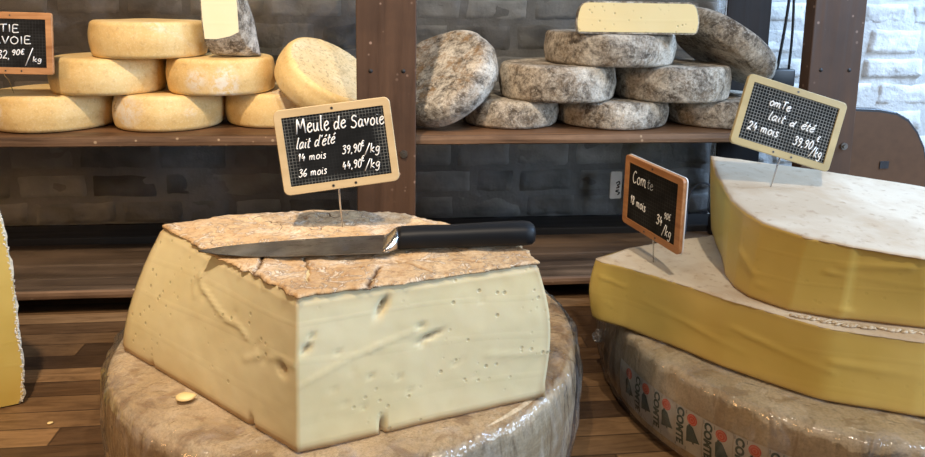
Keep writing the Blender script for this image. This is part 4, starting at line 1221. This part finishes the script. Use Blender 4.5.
# crumbs
def crumb(x, y, z, r, label, sx=1.5):
    bm = bmesh.new(); bmesh.ops.create_icosphere(bm, subdivisions=2, radius=r)
    for v in bm.verts:
        v.co *= 1 + .35 * nz(v.co.x * 200, v.co.y * 200, v.co.z * 200, x * 50); v.co.x *= sx; v.co.z *= .4
    zmin = min(v.co.z for v in bm.verts)
    bm.verts.index_update()
    o = obj('cheese_crumb', [v.co.copy() for v in bm.verts], [[q.index for q in f_.verts] for f_ in bm.faces], M['crumb'], None, True, None, (x, y, z - zmin)); bm.free()
    tag(o, label, 'crumb')
crumb(-.190, .626, .1222, .0068, 'flat yellow cheese crumb on the wrapped wheel, in front of the pale wedge')
crumb(-.395, .790, .0006, .0025, 'tiny cheese crumb on the counter between the left block and the wrapped wheel')

# ------------------------------------------------------------------ light
def area(name, loc, target, size, power, col, size_y=None, spread=None):
    l = bpy.data.lights.new(name, 'AREA'); l.energy = power; l.color = col; l.size = size
    if size_y: l.shape = 'RECTANGLE'; l.size_y = size_y
    if spread: l.spread = spread
    o = bpy.data.objects.new(name, l); COL.objects.link(o); o.location = loc
    o.rotation_euler = (Vector(target) - Vector(loc)).to_track_quat('-Z', 'Y').to_euler()
    return o
def spot(name, loc, target, power, col, angle=60, blend=.6, r=.03):
    l = bpy.data.lights.new(name, 'SPOT'); l.energy = power; l.color = col; l.spot_size = radians(angle); l.spot_blend = blend; l.shadow_soft_size = r
    o = bpy.data.objects.new(name, l); COL.objects.link(o); o.location = loc
    o.rotation_euler = (Vector(target) - Vector(loc)).to_track_quat('-Z', 'Y').to_euler()
    return o
WARM = (1.0, .80, .58); COOL = (.62, .79, 1.0)
spot('ceiling_spot_left', (-.28, .10, 1.75), (-.30, 1.10, .28), 165, WARM, 52, .8, .03)
spot('ceiling_spot_right', (.32, -.02, 1.55), (.36, .84, .2), 58, (1, .86, .68), 66, .7, .018)
area('window_daylight', (2.3, -.9, .95), (.2, .8, .2), 1.3, 76, COOL, 1.2)
area('wall_daylight', (1.9, .75, 1.3), (.95, 1.43, .35), .7, 75, (.44, .66, 1.0), .5)
area('added_warm_fill_left', (-1.7, -.5, 1.0), (-.1, .7, .15), .5, 15, (1, .56, .22), .5)  # added warm fill with no lamp behind it, yellows the wedge's left face
area('shop_ambient', (-.3, -1.2, 1.7), (0, .9, .2), 2.2, 5, (1, .93, .84), 1.2)
w = bpy.data.worlds.new('world'); scene.world = w; w.use_nodes = True
bg = w.node_tree.nodes['Background']; bg.inputs[0].default_value = (.62, .70, .85, 1); bg.inputs[1].default_value = .11

# ------------------------------------------------------------------ camera
cam = bpy.data.cameras.new('camera'); co = bpy.data.objects.new('camera', cam); COL.objects.link(co)
pitch, yaw, roll = radians(9.06), radians(6.3), radians(.9)
fw = Vector((sin(yaw) * cos(pitch), cos(yaw) * cos(pitch), -sin(pitch)))
rt0 = Vector((cos(yaw), -sin(yaw), 0)); up0 = rt0.cross(fw)
rt = rt0 * cos(roll) + up0 * sin(roll); up = up0 * cos(roll) - rt0 * sin(roll)
m = Matrix((rt, up, -fw)).transposed().to_4x4(); m.translation = Vector((0, 0, .50))
co.matrix_world = m
cam.sensor_width = 36; cam.lens = 690 / 925 * 36
cam.shift_y = -(228.5 - 110) / 925; cam.shift_x = 0
cam.clip_start = .01
scene.camera = co
scene.view_settings.view_transform = 'Standard'; scene.view_settings.look = 'None'
scene.view_settings.gamma = 1; scene.view_settings.use_curve_mapping = False
scene.view_settings.exposure = -0.38
